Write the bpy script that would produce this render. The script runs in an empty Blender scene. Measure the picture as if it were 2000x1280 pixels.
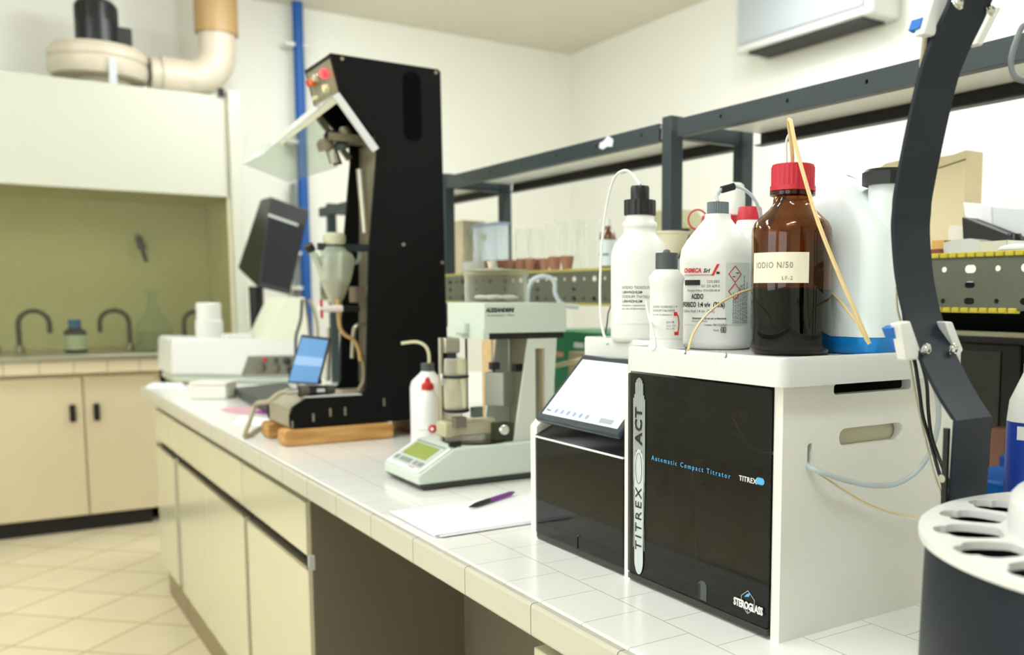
import bpy, math, random
from math import pi, sin, cos, radians, sqrt, atan2
from mathutils import Vector, Matrix

# ------------------------------------------------------------------ camera, world, lights, exposure
SC = bpy.context.scene
COL = SC.collection
YAW, PITCH, ROLL = radians(54.5033), radians(-5.82643), radians(-0.26439)
FPX, PPX, PPY = 1845.66, 1269.76, 769.66          # for the 2000x1280 frame
_F = Vector((cos(YAW)*cos(PITCH), sin(YAW)*cos(PITCH), sin(PITCH)))
_r = Vector((sin(YAW), -cos(YAW), 0)); _d = _F.cross(_r)
AXR = cos(ROLL)*_r + sin(ROLL)*_d
AXD = -sin(ROLL)*_r + cos(ROLL)*_d
CAM = Vector((0, 0, 1.239))
cd = bpy.data.cameras.new('camera'); cam = bpy.data.objects.new('camera', cd); COL.objects.link(cam)
m = Matrix.Identity(4)
for i, v in enumerate((AXR, -AXD, -_F)):
    for k in range(3): m[k][i] = v[k]
for k in range(3): m[k][3] = CAM[k]
cam.matrix_world = m
cd.sensor_width = 36; cd.lens = FPX*36/2000
cd.shift_x = (1000-PPX)/2000; cd.shift_y = (PPY-640)/2000
cd.clip_start = 0.02; cd.clip_end = 60
cd.dof.use_dof = True; cd.dof.focus_distance = 1.17; cd.dof.aperture_fstop = 4.4
SC.camera = cam
w = bpy.data.worlds.new('world'); SC.world = w; w.use_nodes = True
w.node_tree.nodes['Background'].inputs[0].default_value = (0.95, 0.97, 1.0, 1)
w.node_tree.nodes['Background'].inputs[1].default_value = 0.6
SC.view_settings.view_transform = 'Standard'; SC.view_settings.look = 'None'
SC.view_settings.gamma = 1; SC.view_settings.use_curve_mapping = False
SC.view_settings.exposure = 0.0
ADDED_LAMPS = [(-0.2, 0.0), (-0.3, 2.4), (2.8, -0.2), (2.9, 1.4), (2.7, 3.4), (1.5, 5.0), (-0.9, 4.6), (-2.1, 2.4)]  # unseen ceiling lights, guessed and placed for the room's brightness
LAMP_W, CEIL = 10.0, 3.074
ADDED_WINDOWS = [(-1.6, 0.2), (0.8, 2.6)]                   # unseen windows added on the left wall to brighten the room (y from, y to)
for (wa, wb) in ADDED_WINDOWS:
    ld = bpy.data.lights.new('added_window_light', 'AREA'); ld.shape = 'RECTANGLE'; ld.size = 1.45; ld.size_y = wb-wa
    ld.energy = 18; ld.color = (0.92, 0.965, 1.0)
    lo = bpy.data.objects.new('added_window_light', ld); COL.objects.link(lo); lo.location = (-3.12, (wa+wb)/2, 1.75); lo.rotation_euler = (0, -math.pi/2, 0)
for (lx, ly) in ADDED_LAMPS:
    ld = bpy.data.lights.new('added_lamp_light', 'AREA'); ld.shape = 'RECTANGLE'; ld.size = 1.15; ld.size_y = 0.26
    ld.energy = LAMP_W; ld.color = (0.90, 0.95, 1.0)
    lo = bpy.data.objects.new('added_lamp_light', ld); COL.objects.link(lo); lo.location = (lx, ly, CEIL-0.085)
    for sx in (-0.3, 0.3):                           # added point lights brighten the upper walls and ceiling
        pd = bpy.data.lights.new('wall_fill_light', 'POINT'); pd.shadow_soft_size = 0.06; pd.energy = 9.0; pd.color = (0.90, 0.95, 1.0)
        po = bpy.data.objects.new('wall_fill_light', pd); COL.objects.link(po); po.location = (lx+sx, ly, CEIL-0.19)

# ------------------------------------------------------------------ pixel helpers (a pixel plus a real plane gives a place)
def ray(x, y): return AXR*((x-PPX)/FPX) + AXD*((y-PPY)/FPX) + _F
def at(x, y, X=None, Y=None, Z=None, D=None):
    d = ray(x, y)
    if D is not None: t = D
    elif X is not None: t = (X-CAM.x)/d.x
    elif Y is not None: t = (Y-CAM.y)/d.y
    else: t = (Z-CAM.z)/d.z
    return CAM + d*t
def stand(x, D, z):
    a, b = at(x, 0, D=D), at(x, 1000, D=D)
    return a + (b-a)*((z-a.z)/(b.z-a.z))

# ------------------------------------------------------------------ materials
def lin(c): c = c/255; return c/12.92 if c <= 0.04045 else ((c+0.055)/1.055)**2.4
MATS = {}
def mat(name, rgb, rough=0.5, metal=0.0, noise=0.0, nscale=30, emit=0, alpha=1, trans=0, ior=1.45, sss=0, coat=0, bump=0, spec=.5):
    if name in MATS: return MATS[name]
    M = bpy.data.materials.new(name); M.use_nodes = True; nt = M.node_tree; p = nt.nodes['Principled BSDF']
    c = tuple(lin(v) for v in rgb) + (1,)
    p.inputs['Base Color'].default_value = c; p.inputs['Roughness'].default_value = rough
    p.inputs['Metallic'].default_value = metal; p.inputs['IOR'].default_value = ior
    p.inputs['Alpha'].default_value = alpha; p.inputs['Transmission Weight'].default_value = trans
    p.inputs['Coat Weight'].default_value = coat; p.inputs['Specular IOR Level'].default_value = spec
    if sss: p.inputs['Subsurface Weight'].default_value = sss; p.inputs['Subsurface Radius'].default_value = (.02, .02, .02)
    if emit: p.inputs['Emission Color'].default_value = c; p.inputs['Emission Strength'].default_value = emit
    if noise or bump:
        tc = nt.nodes.new('ShaderNodeTexCoord'); n = nt.nodes.new('ShaderNodeTexNoise')
        n.inputs['Scale'].default_value = nscale; n.inputs['Detail'].default_value = 4
        nt.links.new(tc.outputs['Object'], n.inputs['Vector'])
        if noise:
            mx = nt.nodes.new('ShaderNodeMix'); mx.data_type = 'RGBA'
            mx.inputs[6].default_value = tuple(v*(1-noise) for v in c[:3]) + (1,)
            mx.inputs[7].default_value = tuple(min(1, v*(1+noise)) for v in c[:3]) + (1,)
            nt.links.new(n.outputs['Fac'], mx.inputs[0]); nt.links.new(mx.outputs[2], p.inputs['Base Color'])
        if bump:
            b = nt.nodes.new('ShaderNodeBump'); b.inputs['Strength'].default_value = bump; b.inputs['Distance'].default_value = 0.002
            nt.links.new(n.outputs['Fac'], b.inputs['Height']); nt.links.new(b.outputs['Normal'], p.inputs['Normal'])
    MATS[name] = M; return M
def thin_glass(name, rgb=(235, 242, 235), clear=0.86, rough=0.03):
    """sheet glass: mostly lets light through, reflects at grazing angles"""
    if name in MATS: return MATS[name]
    M = bpy.data.materials.new(name); M.use_nodes = True; nt = M.node_tree; nt.nodes.clear()
    out = nt.nodes.new('ShaderNodeOutputMaterial'); mix = nt.nodes.new('ShaderNodeMixShader')
    tr = nt.nodes.new('ShaderNodeBsdfTransparent'); gl = nt.nodes.new('ShaderNodeBsdfPrincipled'); gl.inputs['Transmission Weight'].default_value = 0
    fr = nt.nodes.new('ShaderNodeLayerWeight'); mr = nt.nodes.new('ShaderNodeMapRange')
    tr.inputs[0].default_value = tuple(lin(v) for v in rgb) + (1,)
    gl.inputs['Base Color'].default_value = tuple(lin(v) for v in rgb) + (1,)
    gl.inputs['Roughness'].default_value = rough; gl.inputs['Specular IOR Level'].default_value = 1.0
    fr.inputs[0].default_value = 0.5
    mr.inputs[3].default_value = 1-clear; mr.inputs[4].default_value = min(1, (1-clear)+0.75)
    nt.links.new(fr.outputs['Facing'], mr.inputs[0])
    pw = nt.nodes.new('ShaderNodeMath'); pw.operation = 'POWER'; pw.inputs[1].default_value = 2.2
    nt.links.new(fr.outputs['Facing'], pw.inputs[0]); nt.links.new(pw.outputs[0], mr.inputs[0])
    nt.links.new(mr.outputs[0], mix.inputs[0]); nt.links.new(tr.outputs[0], mix.inputs[1]); nt.links.new(gl.outputs[0], mix.inputs[2])
    nt.links.new(mix.outputs[0], out.inputs[0]); MATS[name] = M; return M
def tile_mat(name, base, joint, pitch, width, offs=(0, 0), rot=0, rough=0.15, stagger=0.0, vary=0.03, first=None, bumpy=True):
    M = bpy.data.materials.new(name); M.use_nodes = True; nt = M.node_tree; L = nt.links; p = nt.nodes['Principled BSDF']
    def N(t, **k):
        n = nt.nodes.new(t)
        for a, b in k.items(): setattr(n, a, b)
        return n
    def MA(op, a, b=None, c=None):
        n = N('ShaderNodeMath', operation=op)
        for i, v in enumerate((a, b, c)):
            if v is None: continue
            if isinstance(v, (int, float)): n.inputs[i].default_value = v
            else: L.new(v, n.inputs[i])
        return n.outputs[0]
    tc = N('ShaderNodeTexCoord'); mp = N('ShaderNodeMapping'); mp.inputs['Rotation'].default_value = (0, 0, rot)
    mp.inputs['Location'].default_value = (-offs[0], -offs[1], 0)
    L.new(tc.outputs['Object'], mp.inputs[0]); s = N('ShaderNodeSeparateXYZ'); L.new(mp.outputs[0], s.inputs[0])
    u = MA('DIVIDE', s.outputs[0], pitch[0]); v = MA('DIVIDE', s.outputs[1], pitch[1])
    if stagger:
        row = MA('FLOOR', u); v = MA('ADD', v, MA('MULTIPLY', MA('MODULO', row, 2.0), stagger))
    fu = MA('FRACT', u); fv = MA('FRACT', v)
    du = MA('MULTIPLY', MA('MINIMUM', fu, MA('SUBTRACT', 1.0, fu)), pitch[0])
    dv = MA('MULTIPLY', MA('MINIMUM', fv, MA('SUBTRACT', 1.0, fv)), pitch[1])
    d = MA('MINIMUM', du, dv)
    mk = MA('LESS_THAN', d, width/2)
    wn = N('ShaderNodeTexWhiteNoise', noise_dimensions='2D'); cb = N('ShaderNodeCombineXYZ')
    L.new(MA('FLOOR', u), cb.inputs[0]); L.new(MA('FLOOR', v), cb.inputs[1]); L.new(cb.outputs[0], wn.inputs['Vector'])
    no = N('ShaderNodeTexNoise'); no.inputs['Scale'].default_value = 6; L.new(tc.outputs['Object'], no.inputs['Vector'])
    val = MA('ADD', MA('MULTIPLY', MA('SUBTRACT', wn.outputs['Value'], 0.5), vary), MA('MULTIPLY', MA('SUBTRACT', no.outputs['Fac'], 0.5), vary*2))
    hs = N('ShaderNodeHueSaturation'); hs.inputs['Color'].default_value = tuple(lin(c) for c in base) + (1,)
    L.new(MA('ADD', val, 1.0), hs.inputs['Value'])
    mx = N('ShaderNodeMix', data_type='RGBA'); L.new(mk, mx.inputs[0]); L.new(hs.outputs[0], mx.inputs[6])
    mx.inputs[7].default_value = tuple(lin(c) for c in joint) + (1,)
    L.new(mx.outputs[2], p.inputs['Base Color']); p.inputs['Roughness'].default_value = rough
    if bumpy:
        b = N('ShaderNodeBump'); b.inputs['Strength'].default_value = 0.35; b.inputs['Distance'].default_value = 0.001
        L.new(MA('SUBTRACT', 1.0, mk), b.inputs['Height']); L.new(b.outputs[0], p.inputs['Normal'])
    MATS[name] = M; return M
def wood_mat(name, a, b, scale=18, rough=0.6):
    M = bpy.data.materials.new(name); M.use_nodes = True; nt = M.node_tree; p = nt.nodes['Principled BSDF']
    tc = nt.nodes.new('ShaderNodeTexCoord'); mp = nt.nodes.new('ShaderNodeMapping'); mp.inputs['Scale'].default_value = (1, 9, 9)
    n = nt.nodes.new('ShaderNodeTexNoise'); n.inputs['Scale'].default_value = scale; n.inputs['Detail'].default_value = 6
    r = nt.nodes.new('ShaderNodeValToRGB'); r.color_ramp.elements[0].position = .35; r.color_ramp.elements[1].position = .7
    r.color_ramp.elements[0].color = tuple(lin(c) for c in a)+(1,); r.color_ramp.elements[1].color = tuple(lin(c) for c in b)+(1,)
    L = nt.links; L.new(tc.outputs['Object'], mp.inputs[0]); L.new(mp.outputs[0], n.inputs['Vector']); L.new(n.outputs['Fac'], r.inputs[0])
    L.new(r.outputs[0], p.inputs['Base Color']); p.inputs['Roughness'].default_value = rough; MATS[name] = M; return M

WALL = mat('wall_paint', (238, 238, 228), .75, noise=.02, nscale=3)
CEILM = mat('ceiling_paint', (224, 219, 204), .85, noise=.03, nscale=4)
FLOOR = tile_mat('floor_tiles', (224, 213, 180), (192, 176, 138), (.297, .297), .012, offs=(.209, .146), rot=radians(45), rough=.22, vary=.07)
BENCH = tile_mat('bench_tiles', (242, 242, 236), (188, 185, 172), (.1, .1), .0014, offs=(.0575, .042), rough=.16, stagger=.5, vary=.012)
BAND = tile_mat('edge_tiles', (200, 197, 180), (110, 104, 92), (5, .2), .0018, offs=(2.4, .042), rough=.2, vary=.012)
FARBAND = tile_mat('sink_edge_tiles', (214, 203, 172), (158, 146, 116), (.15, 5), .005, offs=(0, 2.3), rough=.25, vary=.02)
WHITE = mat('white_plastic', (226, 227, 222), .32)
WHITE2 = mat('titrator_white', (238, 238, 228), .42, noise=.02, nscale=60)
TRAYW = mat('tray_white', (219, 220, 216), .25)
CREAM = mat('cream_laminate', (208, 203, 174), .16, noise=.015, nscale=5)
CREAM2 = mat('beige_laminate', (208, 195, 162), .3, noise=.02, nscale=5)
HOODW = mat('hood_cream', (194, 196, 180), .45)
OLIVE = mat('hood_lining', (230, 222, 192), .5, noise=.03)
BLACK = mat('black_plastic', (18, 19, 20), .35)
BLACKM = mat('black_painted_metal', (4, 5, 5), .6, spec=.2, noise=.1, nscale=80)
DARK = mat('toe_kick_black', (22, 18, 16), .6)
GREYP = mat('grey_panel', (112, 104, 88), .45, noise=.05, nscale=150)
STEEL = mat('brushed_steel', (176, 172, 156), .3, metal=.9, noise=.08, nscale=40)
STEELD = mat('stained_steel', (148, 140, 118), .38, metal=.6, noise=.3, nscale=22)
CHROME = mat('chrome', (205, 206, 202), .15, metal=1)
NAVY = mat('navy_painted_metal', (18, 28, 40), .42, spec=.35, noise=.12, nscale=160)
SHELFM = mat('shelf_slate_metal', (46, 58, 62), .45, noise=.08, nscale=50)
SHELFU = mat('shelf_board_white', (246, 245, 236), .35)
PERF = mat('perforated_steel', (104, 108, 92), .5, metal=.2, noise=.1, nscale=30)
YELLOW = mat('yellow_clip', (208, 190, 60), .45)
RED = mat('red_plastic', (192, 36, 52), .4)
REDD = mat('lacquer_red', (190, 40, 40), .4)
BLUE = mat('blue_plastic', (12, 104, 190), .4)
BLUEP = mat('blue_paint', (14, 84, 160), .45)
GREYCAP = mat('grey_cap', (104, 116, 120), .45)
GREYCAP2 = mat('slate_cap', (72, 82, 84), .45)
HDPE = mat('milky_bottle', (232, 233, 228), .38, sss=.25)
JERRY = mat('milky_blue_plastic', (234, 244, 244), .35, sss=.25)
BLUELIQ = mat('blue_liquid', (20, 132, 208), .3)
LABELW = mat('label_paper', (232, 233, 227), .6)
LABELB = mat('label_pale_green', (206, 218, 208), .6)
PAPER = mat('paper', (238, 238, 242), .7)
INK = mat('ink', (30, 30, 32), .6)
INKG = mat('grey_ink', (120, 122, 122), .6)
INKR = mat('red_ink', (206, 46, 46), .6)
INKB = mat('light_blue_ink', (86, 170, 226), .5)
TUBE = mat('milky_tube', (226, 230, 224), .3, sss=.2)
TUBEB = mat('translucent_tube', (206, 218, 222), .25, alpha=.75)
TUBEA = mat('amber_tube', (222, 196, 140), .3)
TUBEC = mat('clear_hose', (204, 200, 170), .25, alpha=.8)
HOSE = mat('grey_hose', (166, 160, 132), .4, noise=.1, nscale=60)
CABLE = mat('black_cable', (14, 14, 15), .4)
BALW = mat('balance_mint', (202, 212, 200), .38)
BALTOP = mat('balance_grey_white', (236, 240, 236), .35)
LCD = mat('lcd_green', (138, 152, 62), .3, emit=.03)
CARD = wood_mat('cardboard', (206, 172, 122), (220, 190, 142), 3, .8)
WOOD = wood_mat('pallet_wood', (170, 118, 56), (206, 160, 96), 8, .6)
TERRA = mat('terracotta', (156, 112, 88), .8, noise=.15, nscale=60)
GREEN = mat('green_plastic', (4, 122, 74), .45)
GLASS = thin_glass('clear_glass', (252, 253, 251), .965)
GLASSG = thin_glass('green_glass', (228, 236, 222), .84)
SASH = thin_glass('sash_glass', (236, 238, 224), .965, .01)
AMBER = mat('amber_glass', (158, 108, 46), .02, trans=1, ior=1.42)
IODINE = mat('iodine_solution', (2, 1, 1), .5, spec=0)
SMOKE = mat('smoked_acrylic', (7, 8, 7), .035, alpha=.74, ior=1.45)
TERRB = mat('blush', (210, 150, 120), .6)
BROWNP = mat('brown_duct', (176, 144, 96), .4)
DUCT = mat('duct_cream', (202, 193, 172), .35)
PURPLE = mat('purple_barrel', (120, 30, 140), .3)
PINK = mat('pink_sheet', (210, 160, 170), .6)
MAGENTA = mat('magenta_sheet', (140, 40, 130), .5)
SLIVER = mat('silver_sticker', (196, 204, 200), .3)
LAMPM = mat('lamp_diffuser', (255, 255, 252), .5, emit=7)

# ------------------------------------------------------------------ geometry helpers
class B:
    def __init__(s): s.v = []; s.f = []
    def add(s, vs, fs):
        o = len(s.v); s.v += [Vector(v) for v in vs]; s.f += [tuple(i+o for i in f) for f in fs]; return s
    def box(s, x0, x1, y0, y1, z0, z1):
        return s.hexa([(x0, y0, z0), (x1, y0, z0), (x1, y1, z0), (x0, y1, z0)], [(x0, y0, z1), (x1, y0, z1), (x1, y1, z1), (x0, y1, z1)])
    def hexa(s, lo, hi):
        n = len(lo)
        return s.add(list(lo)+list(hi), [tuple(range(n))[::-1], tuple(range(n, 2*n))] + [(i, (i+1) % n, n+(i+1) % n, n+i) for i in range(n)])
    def prism(s, pts, axis, a, b):
        """pts 2D outline in the plane across `axis`, pushed from a to b"""
        def P(p, t): return {'X': (t, p[0], p[1]), 'Y': (p[0], t, p[1]), 'Z': (p[0], p[1], t)}[axis]
        return s.hexa([P(p, a) for p in pts], [P(p, b) for p in pts])
    def lathe(s, c, prof, n=32, axis=(0, 0, 1), cap=True):
        ax = Vector(axis).normalized(); u = ax.orthogonal().normalized(); w_ = ax.cross(u); c = Vector(c)
        if abs(ax.z) > .99: u, w_ = Vector((1, 0, 0)), Vector((0, 1, 0))
        vs = []
        for (r, z) in prof:
            for k in range(n):
                a = 2*pi*k/n; vs.append(c + ax*z + (u*cos(a)+w_*sin(a))*r)
        fs = []
        for i in range(len(prof)-1):
            for k in range(n):
                k2 = (k+1) % n; fs.append((i*n+k, i*n+k2, (i+1)*n+k2, (i+1)*n+k))
        if cap:
            fs.append(tuple(range(n))[::-1]); o = (len(prof)-1)*n; fs.append(tuple(range(o, o+n)))
        return s.add(vs, fs)
    def cyl(s, p0, p1, r0, r1=None, n=20):
        p0, p1 = Vector(p0), Vector(p1); r1 = r0 if r1 is None else r1
        return s.lathe(p0, [(r0, 0), (r1, (p1-p0).length)], n, p1-p0)
    def ridged(s, c, r, z0, z1, teeth=36, depth=.0008, top=None):
        n = teeth*2; vs = []
        for z in (z0, z1):
            for k in range(n):
                a = 2*pi*k/n; rr = r-(depth if k % 2 else 0); vs.append((c[0]+cos(a)*rr, c[1]+sin(a)*rr, z))
        return s.add(vs, [(k, (k+1) % n, n+(k+1) % n, n+k) for k in range(n)] + [tuple(range(n))[::-1], tuple(range(n, 2*n))])
    def tube(s, pts, r, n=10, smooth=6):
        P = [Vector(p) for p in pts]
        if smooth > 1 and len(P) > 2:
            Q = []
            for i in range(len(P)-1):
                a = P[max(i-1, 0)]; b = P[i]; c = P[i+1]; d = P[min(i+2, len(P)-1)]
                for k in range(smooth):
                    t = k/smooth
                    Q.append(0.5*((2*b)+(-a+c)*t+(2*a-5*b+4*c-d)*t*t+(-a+3*b-3*c+d)*t*t*t))
            Q.append(P[-1]); P = Q
        up = None; vs = []
        for i, p in enumerate(P):
            t = (P[min(i+1, len(P)-1)]-P[max(i-1, 0)]).normalized()
            up = t.orthogonal().normalized() if up is None else (up - t*up.dot(t)).normalized()
            w_ = t.cross(up)
            for k in range(n):
                a = 2*pi*k/n; vs.append(p+(up*cos(a)+w_*sin(a))*r)
        m_ = len(P)
        fs = [(i*n+k, i*n+(k+1) % n, (i+1)*n+(k+1) % n, (i+1)*n+k) for i in range(m_-1) for k in range(n)]
        fs += [tuple(range(n))[::-1], tuple(range((m_-1)*n, m_*n))]
        return s.add(vs, fs)
    def sphere(s, c, r, n=20, sq=(1, 1, 1)):
        vs = []; fs = []; m_ = n//2
        for i in range(m_+1):
            th = pi*i/m_
            for k in range(n):
                a = 2*pi*k/n; vs.append((c[0]+r*sq[0]*sin(th)*cos(a), c[1]+r*sq[1]*sin(th)*sin(a), c[2]+r*sq[2]*cos(th)))
        for i in range(m_):
            for k in range(n): fs.append((i*n+k, (i+1)*n+k, (i+1)*n+(k+1) % n, i*n+(k+1) % n))
        return s.add(vs, fs)
    def frame(s, u, v, n_, o):
        """reinterpret local coords (a,b,c) as o+u*a+v*b+n*c"""
        o, u, v, n_ = map(Vector, (o, u, v, n_))
        s.v = [o+u*p.x+v*p.y+n_*p.z for p in s.v]; return s
    def build(s, name, material, parent=None, bevel=0, smooth=True, seg=2, sharp=35):
        me = bpy.data.meshes.new(name)
        pl = wloc(parent) if parent else Vector((0, 0, 0))
        me.from_pydata([v-pl for v in s.v], [], s.f); me.validate(); me.update()
        return finish(me, name, material, parent, bevel, smooth, seg, sharp)
WL = {}
def wloc(o): return WL.get(o.name, Vector((0, 0, 0)))
def finish(me, name, material, parent, bevel=0, smooth=True, seg=2, sharp=35):
    import bmesh
    bm = bmesh.new(); bm.from_mesh(me); bmesh.ops.recalc_face_normals(bm, faces=bm.faces)
    if smooth:
        for f in bm.faces: f.smooth = True
        for e in bm.edges:
            if len(e.link_faces) == 2 and e.calc_face_angle(0) > radians(sharp): e.smooth = False
    bm.to_mesh(me); bm.free()
    me.materials.append(material)
    o = bpy.data.objects.new(name, me); COL.objects.link(o)
    if parent: o.parent = parent; WL[o.name] = wloc(parent)
    else: WL[o.name] = Vector((0, 0, 0))
    if bevel:
        md = o.modifiers.new('bevel', 'BEVEL'); md.width = bevel; md.segments = seg; md.limit_method = 'ANGLE'; md.angle_limit = radians(40)
    return o
def tag(o, label, cat, group=None):
    o['label'] = label; o['category'] = cat
    if group: o['group'] = group
    return o
def thing(name, loc, label, cat, group=None):
    o = bpy.data.objects.new(name, None); COL.objects.link(o); o.location = loc; o.empty_display_size = .05
    WL[o.name] = Vector(loc); return tag(o, label, cat, group)
def struct(b, name, m_, **k):
    o = b.build(name, m_, None, **k); o['kind'] = 'structure'; return o
def dup(root, loc, label=None):
    r = root.copy(); COL.objects.link(r); r.location = loc
    if label: r['label'] = label
    def rec(a, b):
        for ch in list(a.children):
            c = ch.copy(); COL.objects.link(c); c.parent = b; rec(ch, c)
    rec(root, r); return r
def curve_mesh(splines, thick=0.0, res=12):
    cu = bpy.data.curves.new('tmp', 'CURVE'); cu.dimensions = '2D'; cu.fill_mode = 'BOTH'; cu.extrude = thick/2
    for pts in splines:
        sp = cu.splines.new('POLY'); sp.points.add(len(pts)-1); sp.use_cyclic_u = True
        for i, p in enumerate(pts): sp.points[i].co = (p[0], p[1], 0, 1)
    ob = bpy.data.objects.new('tmp', cu); me = bpy.data.meshes.new_from_object(ob)
    bpy.data.objects.remove(ob); return me
def sheet(name, outline, holes, thick, o, u, v, material, parent=None, bevel=0):
    """flat sheet with real holes; outline in the (u,v) plane at o, centred on it"""
    me = curve_mesh([outline]+list(holes), thick); o, u, v = Vector(o), Vector(u), Vector(v); n_ = u.cross(v)
    pl = wloc(parent) if parent else Vector((0, 0, 0))
    for vt in me.vertices: vt.co = o+u*vt.co.x+v*vt.co.y+n_*vt.co.z-pl
    me.update(); ob_ = finish(me, name, material, parent, bevel, sharp=25)
    for pf in ob_.data.polygons:
        if abs(pf.normal.dot(n_)) > .99: pf.use_smooth = False
    return ob_
def slot(cx, cy, w_, h, n=6):
    """rounded slot outline"""
    r = min(w_, h)/2; pts = []
    for (sx, sy, a0) in ((1, 1, 0), (-1, 1, pi/2), (-1, -1, pi), (1, -1, 1.5*pi)):
        for k in range(n+1):
            a = a0+pi/2*k/n; pts.append((cx+sx*(w_/2-r)+r*cos(a), cy+sy*(h/2-r)+r*sin(a)))
    return pts
def rrect(x0, x1, y0, y1, r, n=5):
    pts = []
    for (cx, cy, a0) in ((x1-r, y1-r, 0), (x0+r, y1-r, pi/2), (x0+r, y0+r, pi), (x1-r, y0+r, 1.5*pi)):
        for k in range(n+1):
            a = a0+pi/2*k/n; pts.append((cx+r*cos(a), cy+r*sin(a)))
    return pts
def text(name, s, size, o, u, v, material, parent, align='LEFT', shear=0, xs=1, wrap=None, bold=0, spacing=1, thick=.0002, fit=0):
    """flat lettering in the plane (u,v) at o; wrap=(centre, radius, angle0) bends it round an upright bottle"""
    cu = bpy.data.curves.new('tmp', 'FONT'); cu.body = s; cu.size = size; cu.align_x = align; cu.shear = shear
    cu.space_character = spacing; cu.offset = bold; cu.extrude = 0 if wrap else thick; cu.resolution_u = 2
    ob = bpy.data.objects.new('tmp', cu); me = bpy.data.meshes.new_from_object(ob); bpy.data.objects.remove(ob)
    pl = wloc(parent)
    o = Vector(o)
    if fit:
        xsv = [vt.co.x for vt in me.vertices]; xs = fit/max(1e-6, max(xsv)-min(xsv))
    if wrap:
        c, R_, a0 = wrap
        for vt in me.vertices:
            a = a0+vt.co.x*xs/R_; vt.co = Vector((c[0]+cos(a)*R_, c[1]+sin(a)*R_, o.z+vt.co.y))-pl
    else:
        u, v = Vector(u), Vector(v); n_ = u.cross(v)
        for vt in me.vertices: vt.co = o+u*vt.co.x*xs+v*vt.co.y+n_*vt.co.z-pl
    me.materials.append(material); ob = bpy.data.objects.new(name, me); COL.objects.link(ob); ob.parent = parent
    WL[ob.name] = pl; return ob
def quad_text(*a, **k): return text(*a, **k)
def wrap_patch(b, c, R_, a0, a1, z0, z1, n=16):
    vs = []; 
    for k in range(n+1):
        a = a0+(a1-a0)*k/n
        for z in (z0, z1):
            for r in (R_, R_-.0006): vs.append((c[0]+cos(a)*r, c[1]+sin(a)*r, z))
    fs = []
    for k in range(n):
        i = k*4; j = i+4; fs += [(i, j, j+2, i+2), (i+1, i+3, j+3, j+1), (i, i+1, j+1, j), (i+2, j+2, j+3, i+3)]
    fs += [(0, 2, 3, 1), (n*4, n*4+1, n*4+3, n*4+2)]
    return b.add(vs, fs)
def facing(c):  # angle from an upright thing towards the camera
    return atan2(CAM.y-c[1], CAM.x-c[0])
UX, UY, UZ = Vector((1, 0, 0)), Vector((0, 1, 0)), Vector((0, 0, 1))
BT = .85                                            # bench top

# ------------------------------------------------------------------ the room
X0, X1, Y0, Y1 = -3.2, 3.80, -2.6, 6.40
struct(B().box(X0, X1, Y0, Y1, -.1, 0), 'floor', FLOOR, smooth=False)
struct(B().box(X0, X1, Y0, Y1, CEIL, CEIL+.1), 'ceiling', CEILM, smooth=False)
struct(B().box(X1, X1+.15, Y0-.15, Y1+.15, -.1, CEIL+.1), 'wall_right', WALL, smooth=False)
struct(B().box(X0-.15, X1, Y1, Y1+.15, -.1, CEIL+.1), 'wall_back', WALL, smooth=False)
struct(B().box(X0-.15, X1, Y0-.15, Y0, -.1, CEIL+.1), 'wall_front', WALL, smooth=False)
struct(B().box(X0-.15, X0, Y0, Y1, -.1, CEIL+.1), 'wall_left', WALL, smooth=False)
for i, (wa, wb) in enumerate(ADDED_WINDOWS):
    b = B()
    for (a0_, a1_, b0_, b1_) in ((wa-.06, wb+.06, .96, 1.02), (wa-.06, wb+.06, 2.48, 2.54), (wa-.06, wa, 1.02, 2.48), (wb, wb+.06, 1.02, 2.48), ((wa+wb)/2-.02, (wa+wb)/2+.02, 1.02, 2.48)): b.box(X0, X0+.05, a0_, a1_, b0_, b1_)
    wf = struct(b, 'added_window_%d' % (i+1), WHITE)
    B().box(X0+.01, X0+.02, wa, wb, 1.02, 2.48).build('added_window_pane', mat('added_glow_pane', (225, 235, 245), .1, emit=1.0), wf)  # added glowing pane on the solid wall, no real opening
for i, (lx, ly) in enumerate(ADDED_LAMPS):
    wh = ('by the front wall', 'over the near end of the bench', 'over the middle of the bench')[i % 3]
    t = thing('added_ceiling_light', (lx, ly, CEIL-.08), 'added fluorescent ceiling light out of view, white with a bright diffuser', 'ceiling light', 'added ceiling lights')
    B().box(lx-.6, lx+.6, ly-.16, ly+.16, CEIL-.06, CEIL).build('housing', WHITE, t)
    B().box(lx-.57, lx+.57, ly-.13, ly+.13, CEIL-.07, CEIL-.058).build('diffuser', LAMPM, t)


# ------------------------------------------------------------------ far wall: sink run, fume hood, duct
FY = 5.684
t = thing('sink_cabinet', (.1, 6.0, 0), 'beige double-door base cabinet under the far sink, black pull handles', 'cabinet')
B().box(-1.2, .80, FY+.02, 6.38, .085, .835).build('body', CREAM2, t)
B().box(-1.2, .735, FY+.05, 6.38, 0, .085).build('toe_kick', DARK, t)
for (a, b, hx) in ((.012, .433, .385), (.441, .775, .492), (-.41, .004, -.36)):
    d = B().box(a, b, FY, FY+.019, .09, .815).build('door', CREAM2, t, bevel=.002)
    B().box(hx-.014, hx+.014, FY-.018, FY, .585, .675).build('handle', BLACK, d, bevel=.006)
B().box(.79, .84, FY+.1, 6.38, .0, .83).build('side_recess', DARK, t)
w_ = thing('sink_counter', (.1, 6.0, .835), 'far tiled counter with steel lip and sink top below the fume hood', 'counter')
B().box(-1.4, 1.24, FY-.035, 6.38, .838, .90).build('counter_body', FARBAND, w_, smooth=False)
B().box(-1.4, 1.24, FY-.05, 6.38, .902, .93).build('steel_lip', STEEL, w_, bevel=.004)
HX = 1.205; HY = 5.72
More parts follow.
